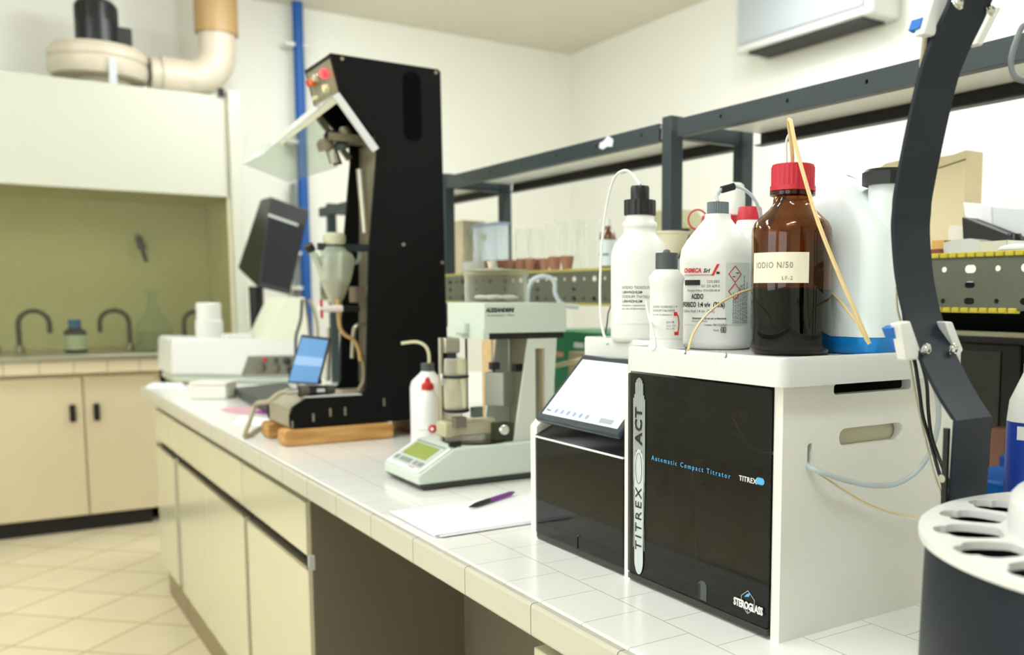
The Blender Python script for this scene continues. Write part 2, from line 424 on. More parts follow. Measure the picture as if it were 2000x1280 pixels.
h = thing('fume_hood', (.2, 6.0, .93), 'large cream fume hood canopy hanging over the far sink counter', 'fume hood')
B().box(-1.6, HX-.02, HY, HY+.03, 1.785, 2.33).build('front_panel', HOODW, h, bevel=.002)
B().box(-1.6, HX-.02, HY+.03, 6.39, 2.29, 2.32).build('top_panel', HOODW, h)
B().box(HX-.005, HX+.055, HY-.03, 6.39, .931, 2.36).build('side_panel', HOODW, h, bevel=.003)
B().box(HX-.02, HX-.005, HY+.02, 6.38, .931, 2.33).build('side_lining', OLIVE, h)
B().box(-1.6, HX-.02, 6.33, 6.385, .931, 2.29).build('back_lining', OLIVE, h)
B().box(-1.6, HX-.02, HY+.03, 6.33, 1.785, 1.80).build('light_baffle', OLIVE, h)
B().box(-1.6, HX-.02, HY+.036, HY+.041, .96, 1.9).build('sash', SASH, h)
p = at(385, 560, Y=6.3)
B().box(at(411, 500, Y=6.3).x, at(432, 500, Y=6.3).x, 6.27, 6.33, .931, 1.79).build('pillar', mat('olive_dark', (120, 112, 82), .6), h)
B().box(HX-.05, HX-.02, HY-.02, HY+.01, 2.33, 2.37).build('hinge', BLACK, h)
# blower and duct
c = (at(192, 110, Y=6.02).x, 6.02)
t = thing('exhaust_blower', (c[0], c[1], 2.33), 'cream centrifugal exhaust blower with a black motor on top of the hood', 'blower')
B().lathe((c[0], c[1], 0), [(.225, 2.40), (.24, 2.43), (.24, 2.475), (.232, 2.482), (.232, 2.488), (.24, 2.495), (.24, 2.53), (.215, 2.56), (.1, 2.575)], 40).build('housing', DUCT, t)
B().lathe((c[0]+.02, c[1], 0), [(.15, 2.321), (.13, 2.40)], 32).build('inlet_collar', DUCT, t)
b = B().lathe((c[0], c[1], 0), [(.105, 2.57), (.105, 2.70), (.1, 2.70), (.098, 2.79), (.08, 2.81), (.02, 2.812)], 28)
for k in range(16):
    a = 2*pi*k/16; b.box(c[0]+.1*cos(a)-.004, c[0]+.1*cos(a)+.004, c[1]+.1*sin(a)-.004, c[1]+.1*sin(a)+.004, 2.6, 2.78)
b.build('motor', BLACK, t)
B().box(c[0]+.08, c[0]+.16, c[1]-.06, c[1]+.04, 2.575, 2.68).build('terminal_box', BLACK, t, bevel=.008)
B().box(c[0]+.02, c[0]+.055, c[1]-.252, c[1]-.235, 2.322, 2.47).build('support_strut', mat('strut_grey', (196, 202, 204), .4), t)
t = thing('exhaust_duct', (1.2, 6.02, 2.33), 'cream exhaust duct elbow rising into a brown pipe at the ceiling', 'duct')
zc = 2.455
B().tube([(c[0]+.245, c[1], zc), (c[0]+.42, c[1], zc), (1.0, c[1], zc), (1.10, c[1], zc+.012), (1.175, c[1], zc+.06), (1.215, c[1], zc+.14), (1.222, c[1], zc+.24), (1.222, c[1], 2.745)], .1, 28, 5).build('elbow', DUCT, t)
B().lathe((c[0]+.3, c[1], zc), [(.112, 0), (.112, .14)], 28, UX).build('coupling', DUCT, t)
B().lathe((1.222, c[1], 2.73), [(.116, 0), (.116, CEIL-2.73)], 32).build('riser_pipe', BROWNP, t)
# blue service pipes on the back wall
t = thing('blue_pipe', (1.77, 6.3, 0), 'blue service pipe running floor to ceiling beside a grey conduit', 'pipe')
x0 = at(582, 0, Y=6.3).x; x1 = at(596, 560, Y=6.3).x; xm = (x0+x1)/2
B().cyl((xm, 6.3, 0), (xm, 6.3, CEIL), .033).build('pipe', BLUEP, t)
B().cyl((xm-.055, 6.33, 0), (xm-.055, 6.33, 1.95), .018).build('conduit', mat('conduit_grey', (130, 136, 132), .5), t)
for z in (.6, 1.28, 1.5, 2.2, 2.8): B().box(xm-.08, xm+.04, 6.28, 6.398, z, z+.02).build('pipe_clamp', WHITE, t)
# swan-neck taps, bottle, flask, clamp in the hood
def swan(px0, px1, label):
    a = at(px0, 690, Y=6.1).x; b_ = at(px1, 690, Y=6.1).x; r = abs(b_-a)/2; s = 1 if b_ > a else -1
    t = thing('swan_neck_tap', (a, 6.1, .93), label, 'tap', 'swan-neck taps over the far sink')
    B().cyl((a, 6.1, .93), (a, 6.1, .965), .022).build('base', STEEL, t)
    pts = [(a, 6.1, .96), (a, 6.1, 1.02), (a, 6.1, 1.08)] + [(a+s*r*(1-cos(q)), 6.1, 1.08+r*sin(q)) for q in [pi*k/8 for k in range(1, 9)]] + [(b_, 6.1, 1.03)]
    B().tube(pts, .0135, 10, 3).build('spout', mat('tap_dark', (70, 70, 60), .3, metal=.6), t)
swan(39, 100, 'dark swan-neck tap left of the blue-capped bottle in the hood')
swan(255, 198, 'dark swan-neck tap between the blue-capped bottle and the glass flask')
swan(362, 408, 'swan-neck tap at the right, half hidden by the white stacked lid')
swan(-8, -60, 'swan-neck tap at the extreme left edge of the sink')
c = (at(149, 690, Y=6.0).x, 6.0)
t = thing('reagent_bottle', (c[0], c[1], .93), 'dark bottle with a blue cap and pale label on the far sink counter', 'bottle')
B().lathe((c[0], c[1], 0), [(.052, .931), (.056, .94), (.056, 1.03), (.05, 1.045), (.03, 1.06), (.028, 1.065)], 24).build('bottle_body', mat('dark_bottle', (28, 26, 24), .3), t)
B().lathe((c[0], c[1], 0), [(.031, 1.063), (.031, 1.105)], 24).build('cap', BLUE, t)
wrap_patch(B(), c, .0575, -pi*.95, -.05*pi, .945, 1.022).build('paper_label', LABELB, t)
c = (at(302, 690, Y=6.05).x, 6.05)
t = thing('glass_flask', (c[0], c[1], .93), 'pale green glass flask with a tapered neck in the fume hood', 'flask')
B().lathe((c[0], c[1], 0), [(.09, .931), (.098, .945), (.096, 1.04), (.086, 1.08), (.052, 1.14), (.028, 1.19), (.026, 1.24), (.034, 1.25), (.034, 1.262)], 32).build('flask_body', GLASSG, t)
B().lathe((c[0], c[1], 0), [(.088, .935), (.094, .95), (.091, 1.03)], 28).build('liquid', mat('pale_green_liquid', (206, 212, 186), .3, alpha=.35), t)
p0, p1 = at(270, 462, Y=6.25), at(286, 512, Y=6.25)
t = thing('black_clamp', (p0.x, 6.25, p0.z), 'small black clamp hooked on the inner wall of the fume hood', 'clamp')
B().cyl(p0, (p0+p1)/2, .02, .026, 10).build('jaw', BLACK, t); B().cyl((p0+p1)/2, p1, .014, .012, 10).build('handle', BLACK, t)
B().cyl((p0.x, 6.25, p0.z+.01), (p0.x, 6.3295, p0.z+.01), .006, n=8).build('hook', BLACK, t)

# ------------------------------------------------------------------ island bench
t = thing('island_worktop', (1.3, 2, BT), 'long white tiled worktop of the island bench with a cream tiled edge', 'worktop')
B().box(.572, 2.25, -.6, 4.49, .808, BT).build('tiled_top', BENCH, t, bevel=.003, smooth=False)
B().box(.5575, .572, -.6, 4.49, .806, BT-.0005).build('edge_band', BAND, t, bevel=.004, smooth=False)
B().box(.5575, 2.25, 4.49, 4.505, .806, BT-.0005).build('end_band', BAND, t, bevel=.004, smooth=False)
def base_cab(ya, yb, doors, label, near=False, panels=(True, True)):
    t = thing('base_cabinet', (.8, (ya+yb)/2, 0), label, 'cabinet', 'base cabinets under the island bench')
    zt = .787; xf = .575
    B().box(.60, .95, ya+.018, yb-.004, .139, zt+.015).build('body', DARK, t)
    B().box(.602, .93, ya+.004, yb-.004, 0, .138).build('toe_kick', mat('toe_brown', (138, 124, 88), .4), t)
    B().box(xf, .597, ya+.008 if not near else ya+.002, yb-.002, .661, zt-.006).build('drawer_front', CREAM, t, bevel=.0015)
    for (a, b) in doors:
        d = B().box(xf, .595, a+.0015, b-.0015, .142, .628).build('door', CREAM, t, bevel=.0015)
        B().box(xf-.001, .600, a+.0015, b-.0015, .628, .636).build('grip_rail', STEEL, d)
    return t
t = base_cab(2.118, 2.743, ((2.118, 2.70),), 'cream drawer-and-door base cabinet nearest the knee space')
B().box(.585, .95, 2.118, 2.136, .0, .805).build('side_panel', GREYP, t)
B().box(.577, .59, 2.116, 2.124, .628, .662).build('edge_clip', SLIVER, t)
base_cab(2.743, 3.871, ((2.70+.045, 3.27), (3.27, 3.783)), 'wide cream base cabinet, middle of the far bench run')
base_cab(3.871, 4.30, ((3.80+.075, 4.29),), 'narrow cream base cabinet at the far end of the bench')
t = thing('knee_space_panel', (.96, 1.6, 0), 'dark grey-brown back panel closing the knee space under the bench', 'panel')
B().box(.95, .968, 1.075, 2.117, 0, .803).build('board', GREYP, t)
t = base_cab(-.5, 1.069, ((-.5, .29), (.29, 1.069)), 'near cream base cabinet below the titrator, mostly out of frame', near=True)

# ------------------------------------------------------------------ reagent shelf over the bench
XF, XB = 1.30, 1.513
Zb, Zt = 1.221, 1.308
t = thing('reagent_shelf', (1.4, 2, BT), 'slate-grey metal double shelf frame standing along the middle of the bench', 'shelf')
posts = [(-.25, 'a'), (1.765, 'b'), (3.027, 'c'), (4.30, 'd')]
for (y, _) in posts:
    for x in (XF+.018, XB+.018):
        B().box(x-.0175, x+.0175, y-.0175, y+.0175, BT, 1.648).build('post', SHELFM, t, bevel=.002)
    B().box(XF+.03, XB+.01, y-.012, y+.012, 1.60, 1.634).build('cross_bar', SHELFM, t)
    B().box(XF+.02, XB+.01, y-.012, y+.012, 1.262, 1.30).build('cross_bar', SHELFM, t)
for (ya, yb) in ((-.3, 1.72), (1.79, 2.99), (3.02, 4.42)):
    for x, n_ in ((XF, 'f'), (XB+.036, 'b')):
        s = -1 if n_ == 'f' else 1
        o = Vector((x, (ya+yb)/2, 1.616)); L = yb-ya
        hs = [slot(-L/2+.07+k*.2, .002, .007, .009, 2) for k in range(int((L-.1)/.2)+1)]
        sheet('front_rail' if n_ == 'f' else 'back_rail', [(-L/2, -.019), (L/2, -.019), (L/2, .019), (-L/2, .019)], hs, .003, o, UY, UZ, SHELFM, t)
        B().box(x-s*.012, x-s*.0105, ya+.01, yb-.01, 1.602, 1.625).build('hole_shade_strip', DARK, t)  # dark strip added behind the rail as shade inside its holes
        B().box(min(x, x-s*.022), max(x, x-s*.022), ya, yb, 1.597, 1.600).build('rail_flange', SHELFM, t)
    B().box(XF+.004, XB+.032, ya+.005, yb-.005, 1.626, 1.632).build('shelf_board', SHELFU, t)
    B().box(XF+.002, XB+.034, ya+.005, yb-.005, 1.632, 1.6345).build('board_top', SHELFM, t)
p = at(1185, 280, X=XF)
sheet('paper_scrap', [(-.03, -.008), (-.012, -.014), (.004, -.009), (.03, -.012), (.034, .004), (.02, .012), (.008, .016), (-.01, .006), (-.026, .004)], [], .001, (XF-.003, p.y, p.z), -UY, UZ, PAPER, t)
# perforated lower beam
for (ya, yb) in ((-.3, 1.72), (1.725, 3.04), (3.045, 4.42)):
    L = yb-ya; hs = []
    k = 0
    while .04+k*.05 < L-.03:
        x = -L/2+.04+k*.05
        big = k % 2 == 0
        hs.append(slot(x, .022, .022 if big else .011, .013 if big else .009, 4))
        hs.append(slot(x, -.029, .020 if big else .009, .0105 if big else .008, 4))
        if k % 4 == 0: hs.append(slot(x, -.003, .020, .0105, 4))
        k += 1
    sheet('perforated_beam', [(-L/2, -.042), (L/2, -.042), (L/2, .042), (-L/2, .042)], hs, .002, (XF-.004, (ya+yb)/2, (Zb+Zt)/2), UY, UZ, PERF, t)
    B().box(XF-.004, XF+.024, ya, yb, Zb, Zb+.002).box(XF-.004, XF+.024, ya, yb, Zt-.002, Zt).build('beam_lip', PERF, t)
    B().box(XF-.003, XB+.05, ya, yb, Zt, Zt+.003).build('shelf_deck', mat('deck_white', (206, 204, 190), .4), t)
    B().box(XB+.03, XB+.034, ya, yb, Zb, Zb+.05).build('back_beam', SHELFM, t)
def clips(ya, yb, z, step, kind):
    y = ya; first = None
    while y < yb:
        B_ = (XF-.0085, y, z)
        if first is None:
            o = B().box(XF-.0095, XF+.004, y-.0068, y+.0068, z-.0042, z+.0042).build('yellow_clip', YELLOW, t, bevel=.0015); first = o; o0 = y
        else:
            o = first.copy(); COL.objects.link(o); o.parent = t; o.location = (0, y-o0, 0)
        y += step
clips(.80, 1.16, Zt+.001, .0172, 0); clips(.86, 1.14, Zb, .0172, 0)
# beyond the clips the same edge carries an unbroken yellow strip
B().box(XF-.007, XF+.003, 1.17, 4.42, Zt-.002, Zt+.005).build('yellow_edge_strip', mat('yellow_edge', (176, 166, 92), .5), t)
B().box(XF-.007, XF+.003, 1.17, 4.42, Zb-.004, Zb+.003).build('yellow_edge_strip', MATS['yellow_edge'], t)

# wall air conditioner
a, b_ = at(1440, 10, X=3.6), at(1700, 40, X=3.6)
za, zb = at(1446, 104, X=3.6).z, at(1706, 28, X=3.6).z
t = thing('air_conditioner', (3.7, (a.y+b_.y)/2, 2.7), 'white wall-mounted air conditioner with a grey front panel, high on the right wall', 'air conditioner')
yl, yr = a.y, b_.y; zl = (za+zb)/2
B().box(3.59, 3.80, yr-.02, yl, zl-.0, zl+.36).build('casing', mat('casing_white', (206, 208, 202), .4), t, bevel=.02, seg=3)
B().box(3.578, 3.595, yr+.03, yl-.035, zl+.045, zl+.35).build('front_panel', mat('panel_grey_blue', (168, 174, 176), .35), t, bevel=.004)
B().box(3.60, 3.76, yr+.05, yl-.10, zl-.012, zl+.006).build('air_outlet', DARK, t)

# ------------------------------------------------------------------ the titrator (two joined modules)
TX = .72; TB = 1.023; ZT = 1.142
FR = TX-.003
t = thing('titrator', (.87, .91, BT), 'large white automatic titrator with a smoked front door and bottle tray on top', 'titrator')
sd = [(.72, BT), (TB, BT), (TB, ZT), (TX, ZT)]
cx_, cz_ = (TX+TB)/2, (BT+ZT)/2
def side(name, y, th, outline, holes, par):
    return sheet(name, [(a-cx_, b-cz_) for a, b in outline], [[(a-cx_, b-cz_) for a, b in h_] for h_ in holes], th, (cx_, y, cz_), UX, UZ, WHITE2, par)
holes = [slot(.866, 1.0775, .113, .0215, 6), slot(.763, 1.0625, .0085, .026, 6), rrect(.799, .934, 1.1285, 1.1405, .004)]
side('side_panel', .764, .014, [(TX, BT), (TB, BT), (TB, ZT), (TX, ZT)], holes, t)
side('side_panel', 1.0625, .014, [(TX, BT), (TB, BT), (TB, ZT), (TX, ZT)], [], t)
B().box(TB-.012, TB, .772, 1.055, BT+.004, ZT).build('back_panel', mat('titrator_inside', (150, 146, 130), .6), t)
B().box(TX+.03, TB-.012, .772, 1.055, BT+.010, BT+.020).build('floor_plate', MATS['titrator_inside'], t)
B().box(TX+.075, TX+.085, .772, 1.055, BT+.02, ZT-.002).build('inner_panel', mat('inner_panel_dark', (60, 62, 56), .5), t)
B().box(.80, .94, .7725, .7745, 1.05, 1.122).build('handle_recess', mat('recess_cream', (216, 210, 184), .5), t)
B().box(.757, .77, .7725, .7735, 1.04, 1.08).build('slot_recess', MATS['recess_cream'], t)
# door
y0d, y1d = .7725, 1.0545
me_out = rrect(y0d, y1d, BT+.0135, ZT-.004, .003, 3)
D_ = sheet('smoked_door', [(a-.9135, b-1.0) for a, b in me_out], [[(a-.9135, b-1.0) for a, b in rrect(.8945, .9075, BT+.012+.002, BT+.034, .005, 3)]][:0], .004, (FR+.0005, .9135, 1.0), -UY, UZ, SMOKE, t)
nt_ = B().box(FR-.0022, FR-.0016, .893, .8975, BT+.016, BT+.036).build('finger_notch', BLACK, D_)
B().prism([(.8975-.0, BT+.036), (.8935, BT+.040), (.885, BT+.040), (.881, BT+.036), (.881, BT+.016), (.8975, BT+.016)], 'X', FR-.0021, FR-.0017).build('notch_window', mat('notch_grey', (64, 72, 66), .3), D_)
B().box(FR-.001, TX+.012, y0d, y1d, BT+.004, BT+.012).build('bottom_strip', mat('smoke_light', (58, 62, 54), .15, alpha=.75), t)
# decal strip on the door: oval plates, stripes and lettering
dx = FR-.0028
def yz(x, y): p = at(x, y, X=FR); return p.y, p.z
yc, zt_ = yz(1252, 738); _, zb_ = yz(1252, 1122); wd = .0108
def cap_shape(yc, w_, z0, z1, n=14, sq=2.0):
    pts = []
    for k in range(n+1):
        a = pi*k/n; pts.append((yc+w_*cos(a), z1-w_*sq+w_*sq*sin(a)))
    for k in range(n+1):
        a = pi+pi*k/n; pts.append((yc+w_*cos(a), z0+w_*sq+w_*sq*sin(a)))
    return pts
DEC = mat('decal_silver', (196, 204, 200), .35)
zm = yz(1252, 895)[1]
B().prism(cap_shape(yc, wd*.92, zb_, zm+.012), 'X', dx-.0003, dx).build('decal_oval', DEC, D_)
b = B()
for k in range(12):
    q = -wd*1.18+k*wd*2.36/11
    top = zt_-.02*(1-sqrt(max(0, 1-min(1, abs(q)/wd)**2)))-(.008 if abs(q) > wd*.95 else 0); bot = zm-.018 if abs(q) < wd*.9 else zm-.055+abs(q)
    bot = max(bot, zm-.06)
    b.box(dx-.0002, dx+.0001, yc+q-.00058, yc+q+.00058, (zm+.01 if abs(q) < wd*.7 else bot), top)
b.build('decal_stripe', DEC, D_)
b = B()
for s_ in (-1, 1):
    b.prism([(yc+s_*wd*1.25, zm-.03), (yc+s_*wd*1.17, zm-.03), (yc+s_*wd*.98, zm-.085), (yc+s_*wd*1.17, zb_+.035), (yc+s_*wd*1.22, zb_+.035), (yc+s_*wd*1.05, zm-.085)], 'X', dx-.0002, dx)
b.build('decal_line', DEC, D_)
o_ = []
for k in range(40):
    a = 2*pi*k/40; o_.append((.0075*cos(a), .021*sin(a)))
i_ = [(x*.93, y*.975) for x, y in o_]
sheet('decal_ring', o_, [i_], .0003, (dx-.0006, yc, yz(1252, 915)[1]), -UY, UZ, INK, D_)
z_t0 = yz(1252, 1075)[1]
text('lettering', 'TITREX', .0205, (dx-.0008, yc-.0068, z_t0), UZ, UY, INK, D_, xs=1.06, spacing=1.28)
text('lettering', 'ACT', .0225, (dx-.0008, yc-.0072, yz(1252, 868)[1]), UZ, UY, INK, D_, xs=1.05, spacing=1.12, bold=.0006)
p0 = yz(1276, 898); 
text('lettering', 'Automatic Compact Titrator', .0088, (dx, p0[0], p0[1]), -UY, UZ, INKB, D_, fit=p0[0]-yz(1430, 930)[0], spacing=1.5)
p0 = yz(1447, 936)
text('lettering', 'TITREX', .0085, (dx, p0[0], p0[1]-.001), -UY, UZ, WHITE, D_, fit=p0[0]-yz(1482, 936)[0], spacing=1.05, bold=.0001)
q = yz(1484, 938)
B().prism(slot(q[0]-.003, q[1]-.0008, .014, .0080), 'X', dx+.0003, dx+.0008).build('decal_pill', INKB, D_)
p0 = yz(1438, 1178)
text('logo', 'STEROGLASS', .0125, (dx-.0004, p0[0]+.001, p0[1]-.001), -UY, UZ, WHITE, D_, fit=.051, bold=.0005, spacing=.92)
q = yz(1464, 1176)
sheet('logo_diamond', [(0, .0140), (.0115, .0055), (.0115, -.0055), (0, -.0140), (-.0115, -.0055), (-.0115, .0055)], [[(0, .0134), (.0110, .0052), (.0110, -.0052), (0, -.0134), (-.0110, -.0052), (-.0110, .0052)]], .0002, (dx, q[0], q[1]), -UY, UZ, DEC, D_)
b = B()
for k in (-1, 0, 1): b.box(dx-.0001, dx+.0001, q[0]+k*.0045-.0002, q[0]+k*.0045+.0002, q[1]-.013+abs(k)*.004, q[1]-.005)
for k in range(3): b.box(dx-.0001, dx+.0001, q[0]-.008+k*.002, q[0]+.008-k*.002, q[1]-.0055-k*.003, q[1]-.0052-k*.003)
b.build('logo_grid', DEC, D_)
B().prism([(q[0]+.006, q[1]+.005), (q[0]-.002, q[1]+.007), (q[0]-.005, q[1]+.012), (q[0]+.001, q[1]+.010)], 'X', dx-.0003, dx).build('logo_fish', INKB, D_)
# syringes, valves and tubing behind the smoked door
ip = TX+.073
def inside(px_, py_, X=TX+.045): p = at(px_, py_, X=X); return p
for (px_, y_) in ((1300, 780), (1356, 785)):
    c = inside(px_, y_); v_ = B().lathe((ip, c.y, c.z+.012), [(.012, 0), (.012, .02)], 20, -UX).build('valve_knob', mat('valve_blue', (40, 70, 130), .4), t)
    B().lathe((ip, c.y, c.z-.014), [(.013, 0), (.013, .018)], 20, -UX).build('valve_body', mat('valve_grey', (120, 120, 112), .4), t)
c0, c1 = inside(1300, 850), inside(1302, 960)
s_ = B().cyl((c0.x-.002, c0.y, c0.z), (c0.x-.002, c0.y, c1.z), .006).build('syringe_barrel', GLASS, t)
for z in (c0.z, c1.z): B().cyl((c0.x-.002, c0.y, z-.006), (c0.x-.002, c0.y, z+.006), .010).build('syringe_collar', MATS['valve_grey'], t)
c0 = inside(1362, 940)
B().cyl((c0.x, c0.y, c0.z-.004), (c0.x, c0.y, c0.z+.028), .009).build('cork_stopper', CARD, t)
B().cyl((c0.x, c0.y, c0.z-.012), (c0.x, c0.y, c0.z-.002), .011).build('electrode_collar', MATS['valve_grey'], t)
B().cyl((c0.x, c0.y, BT+.03), (c0.x, c0.y, c0.z-.01), .0022).build('electrode', STEEL, t)
c0 = inside(1420, 820)
B().lathe((ip, c0.y, c0.z), [(.010, 0), (.010, .014)], 16, -UX).build('valve_knob', mat('valve_orange', (150, 90, 50), .5), t)
for dz in (0, .018):
    B().tube([(ip-.012, c0.y+.006, c0.z-dz), (ip-.02, c0.y-.02, c0.z-.018-dz*.3), (ip-.02, c0.y-.05, c0.z-.032), (ip-.01, .80, c0.z-.035)], .0018).build('inner_tube', TUBE, t)
# cover tray
def tray(name, x0, x1, y0, y1, z0, z1, label):
    tt = thing(name, ((x0+x1)/2, (y0+y1)/2, z0), label, 'tray')
    import bmesh
    n = 6; r = .014
    out = rrect(x0, x1, y0, y1, r, n); inn = rrect(x0+.007, x1-.007, y0+.007, y1-.007, r*.6, n)
    N = len(out); zi = z1-.007
    vs = [(a, b_, z0) for a, b_ in out]+[(a, b_, z1-.003) for a, b_ in out]+[(a+(.0015 if a < (x0+x1)/2 else -.0015), b_+(.0015 if b_ < (y0+y1)/2 else -.0015), z1) for a, b_ in out]
    vs += [(a, b_, z1) for a, b_ in inn]+[(a, b_, zi) for a, b_ in inn]
    fs = [tuple(range(N))[::-1]]
    for lv in range(4):
        for k in range(N): fs.append((lv*N+k, lv*N+(k+1) % N, (lv+1)*N+(k+1) % N, (lv+1)*N+k))
    fs.append(tuple(range(4*N, 5*N)))
    B().add(vs, fs).build('tray_shell', TRAYW, tt, sharp=50)
    return tt
TRZ = 1.168
tt = tray('bottle_tray', .703, 1.02, .742, 1.046, ZT+.0005, 1.175, 'white lipped tray on top of the larger titrator, holding the amber bottle')
for (px_, py_, s_) in ((1338, 687, '2'), (1417, 694, '3')):
    p = at(px_, py_, X=.7025)
    text('handwritten_number', s_, .008, (.7024, p.y+.002, p.z-.003), -UY, UZ, INK, tt, shear=.3)

# left module with touch screen
t = thing('titrator_control_unit', (.87, 1.21, BT), 'white titrator control module with a sloping touch screen over a smoked door', 'titrator')
ol = [(TX+.002, BT), (TB, BT), (TB, ZT), (.824, ZT), (TX+.002, 1.032)]
side('side_panel', 1.3345, .021, ol, [], t)
B().box(TB-.012, TB, 1.072, 1.3235, BT+.004, ZT).build('back_panel', MATS['titrator_inside'], t)
B().box(TX+.03, TB-.012, 1.072, 1.3235, BT+.010, BT+.020).build('floor_plate', MATS['titrator_inside'], t)
D2 = B().box(FR+.002, FR+.006, 1.0715, 1.3235, BT+.012, 1.016).build('smoked_door', SMOKE, t)
B().box(FR+.0005, FR+.0065, 1.0715, 1.3235, 1.0165, 1.0195).build('steel_trim', mat('trim_highlight', (236, 238, 238), .2), t)  # white colour paints the bright highlight on the steel trim
B().box(FR+.003, TX+.012, 1.0715, 1.3235, BT+.003, BT+.0115).build('bottom_strip', MATS['smoke_light'], t)
q = at(1127, 1066, X=FR)
B().prism([(q.y+.003, BT+.013), (q.y+.003, BT+.030), (q.y, BT+.034), (q.y-.006, BT+.034), (q.y-.006, BT+.0325), (q.y-.001, BT+.032), (q.y+.001, BT+.029), (q.y+.001, BT+.013)], 'X', FR+.0005, FR+.0015).build('finger_notch', BLACK, D2)
B().prism([(TX-.002, 1.0195), (TX+.03, 1.034), (.83, 1.14), (.83, 1.1), (.76, 1.016)], 'Y', 1.0715, 1.3235).build('console_slope', BLACK, t)
# tablet on the slope
e = (Vector((.812, 0, 1.135))-Vector((.724, 0, 1.038))).normalized()
n_ = Vector((-e.z, 0, e.x)); o = Vector((.722, 1.2, 1.040))+n_*.004
sc = B().box(-.002, .133, -.110, .125, 0, .010).frame(e, -UY, n_, o).build('touch_screen', mat('tablet_rim', (38, 52, 60), .25), t, bevel=.004, seg=3)
B().box(.010, .121, -.098, .115, .0101, .0107).frame(e, -UY, n_, o).build('screen_glass', mat('screen_white', (228, 232, 238), .08, emit=.12), sc)
b = B()
for k in range(6): b.lathe(o+e*.019+UY*(.064-k*.018)*1+n_*.0108, [(.0044, 0), (.0044, .0002)], 14, n_)
b.build('screen_icon', mat('icon_blue', (150, 164, 200), .4), sc)
B().box(.014, .022, .062, .096, .0108, .0111).frame(e, -UY, n_, o).build('screen_button', mat('button_grey', (160, 166, 176), .4), sc)
text('lettering', 'Menu', .007, o+e*.016+UY*.094+n_*.0112, -UY, e, mat('soft_ink', (150, 160, 180), .5), sc)
tray('bottle_tray', .823, 1.045, 1.052, 1.352, ZT+.0005, 1.174, 'white lipped tray on top of the touch-screen control module')

# ------------------------------------------------------------------ bottles on the trays
def lettering_block(par, c, R_, a_left, z, lines, m_=INK, xs=1):
    for (s_, size, dz, dxm, mm, bo) in lines:
        text('label_text', s_, size, (0, 0, z+dz), UX, UZ, mm or m_, par, wrap=(c, R_, a_left), xs=xs, bold=bo)
# amber iodine bottle
p = stand(1542, 1.205, TRZ+.0005); c = (p.x, p.y); z0 = TRZ+.0005; fa = facing(c)
t = thing('amber_bottle', (c[0], c[1], z0), 'big amber glass bottle of dark iodine with a ribbed red cap', 'bottle')
Rb = .0505
out = [(.044, 0), (.049, .003), (Rb, .009), (Rb, .148), (.0497, .157), (.0462, .165), (.037, .174), (.029, .181), (.0247, .187), (.0236, .196), (.0285, .198), (.0285, .2025), (.0215, .205), (.0205, .222)]
inn = [(.0185, .222), (.0190, .196), (.0222, .187), (.0265, .180), (.0345, .172), (.0438, .163), (.0474, .156), (.0482, .147), (.0482, .010), (.046, .006), (.002, .0045)]
B().lathe((c[0], c[1], z0), out+inn, 56).build('glass_body', AMBER, t, sharp=60)
b = B().lathe((c[0], c[1], z0), [(.002, .0035), (.0455, .0040), (.0485, .012), (.0485, .080), (.0480, .082)], 48); b.build('iodine_solution', IODINE, t)
cp = B().ridged((c[0], c[1]), .0272, z0+.2085, z0+.233, 32, .0009).lathe((c[0], c[1], z0), [(.0262, .2325), (.0262, .2355), (.024, .2365)], 40).lathe((c[0], c[1], z0), [(.0285, .2035), (.0285, .2095)], 40)
cp.build('red_cap', RED, t)
pl_ = at(1472, 493, D=1.16); zl0, zl1 = z0+.086, z0+.1245
zl1 = z0+.126; zl0 = z0+.089
wrap_patch(B(), c, Rb+.0008, fa-1.12, fa+.43, zl0, zl1).build('paper_label', mat('aged_label', (232, 226, 204), .6, noise=.03), t)
# label spans the left two thirds of the front: angles increase to the right-hand side seen from the camera
text('handwriting', 'IODIO N/50', .0105, (0, 0, z0+.107), UX, UZ, mat('pencil', (120, 112, 96), .7), t, wrap=(c, Rb+.0011, fa-.98), fit=.052, spacing=1.15)
text('handwriting', 'LF-2', .0065, (0, 0, z0+.0925), UX, UZ, MATS['pencil'], t, wrap=(c, Rb+.0011, fa-.22), spacing=1.2)

# large white acid bottle
p = stand(1399, 1.335, TRZ+.0005); c = (p.x, p.y); fa = facing(c); z0 = TRZ+.0005
t = thing('acid_bottle', (c[0], c[1], z0), 'white plastic bottle with a grey cap and hazard-diamond acid label', 'bottle')
Ra = .0525
B().lathe((c[0], c[1], z0), [(.046, 0), (.051, .003), (Ra, .01), (Ra, .125), (.0500, .138), (.043, .150), (.034, .161), (.024, .173), (.0185, .180), (.0178, .186)], 48).build('bottle_body', HDPE, t, sharp=60)
B().ridged((c[0], c[1]), .0152, z0+.1865, z0+.2025, 28, .0007).build('grey_cap', GREYCAP, t)
wrap_patch(B(), c, Ra+.0006, fa-1.15, fa+.30, z0+.034, z0+.118).build('paper_label', LABELW, t)
wrap_patch(B(), c, Ra+.0007, fa+.22, fa+.98, z0+.034, z0+.118).build('pale_green_label', LABELB, t)
al = fa-.72; Rt = Ra+.0014
def L(s_, size, dz, a, a2, m_=INK, bold=0, shear=0, sp=1):
    return text('label_text', s_, size, (0, 0, z0+dz), UX, UZ, m_, t, wrap=(c, Rt, a), fit=(a2-a)*Rt, bold=bold, shear=shear, spacing=sp)
L('CHIMICA', .0085, .1045, fa-1.0, fa-.42, INKR, .0003, .2); L('Srl', .0075, .1045, fa-.36, fa-.18, INK, .0002, .25)
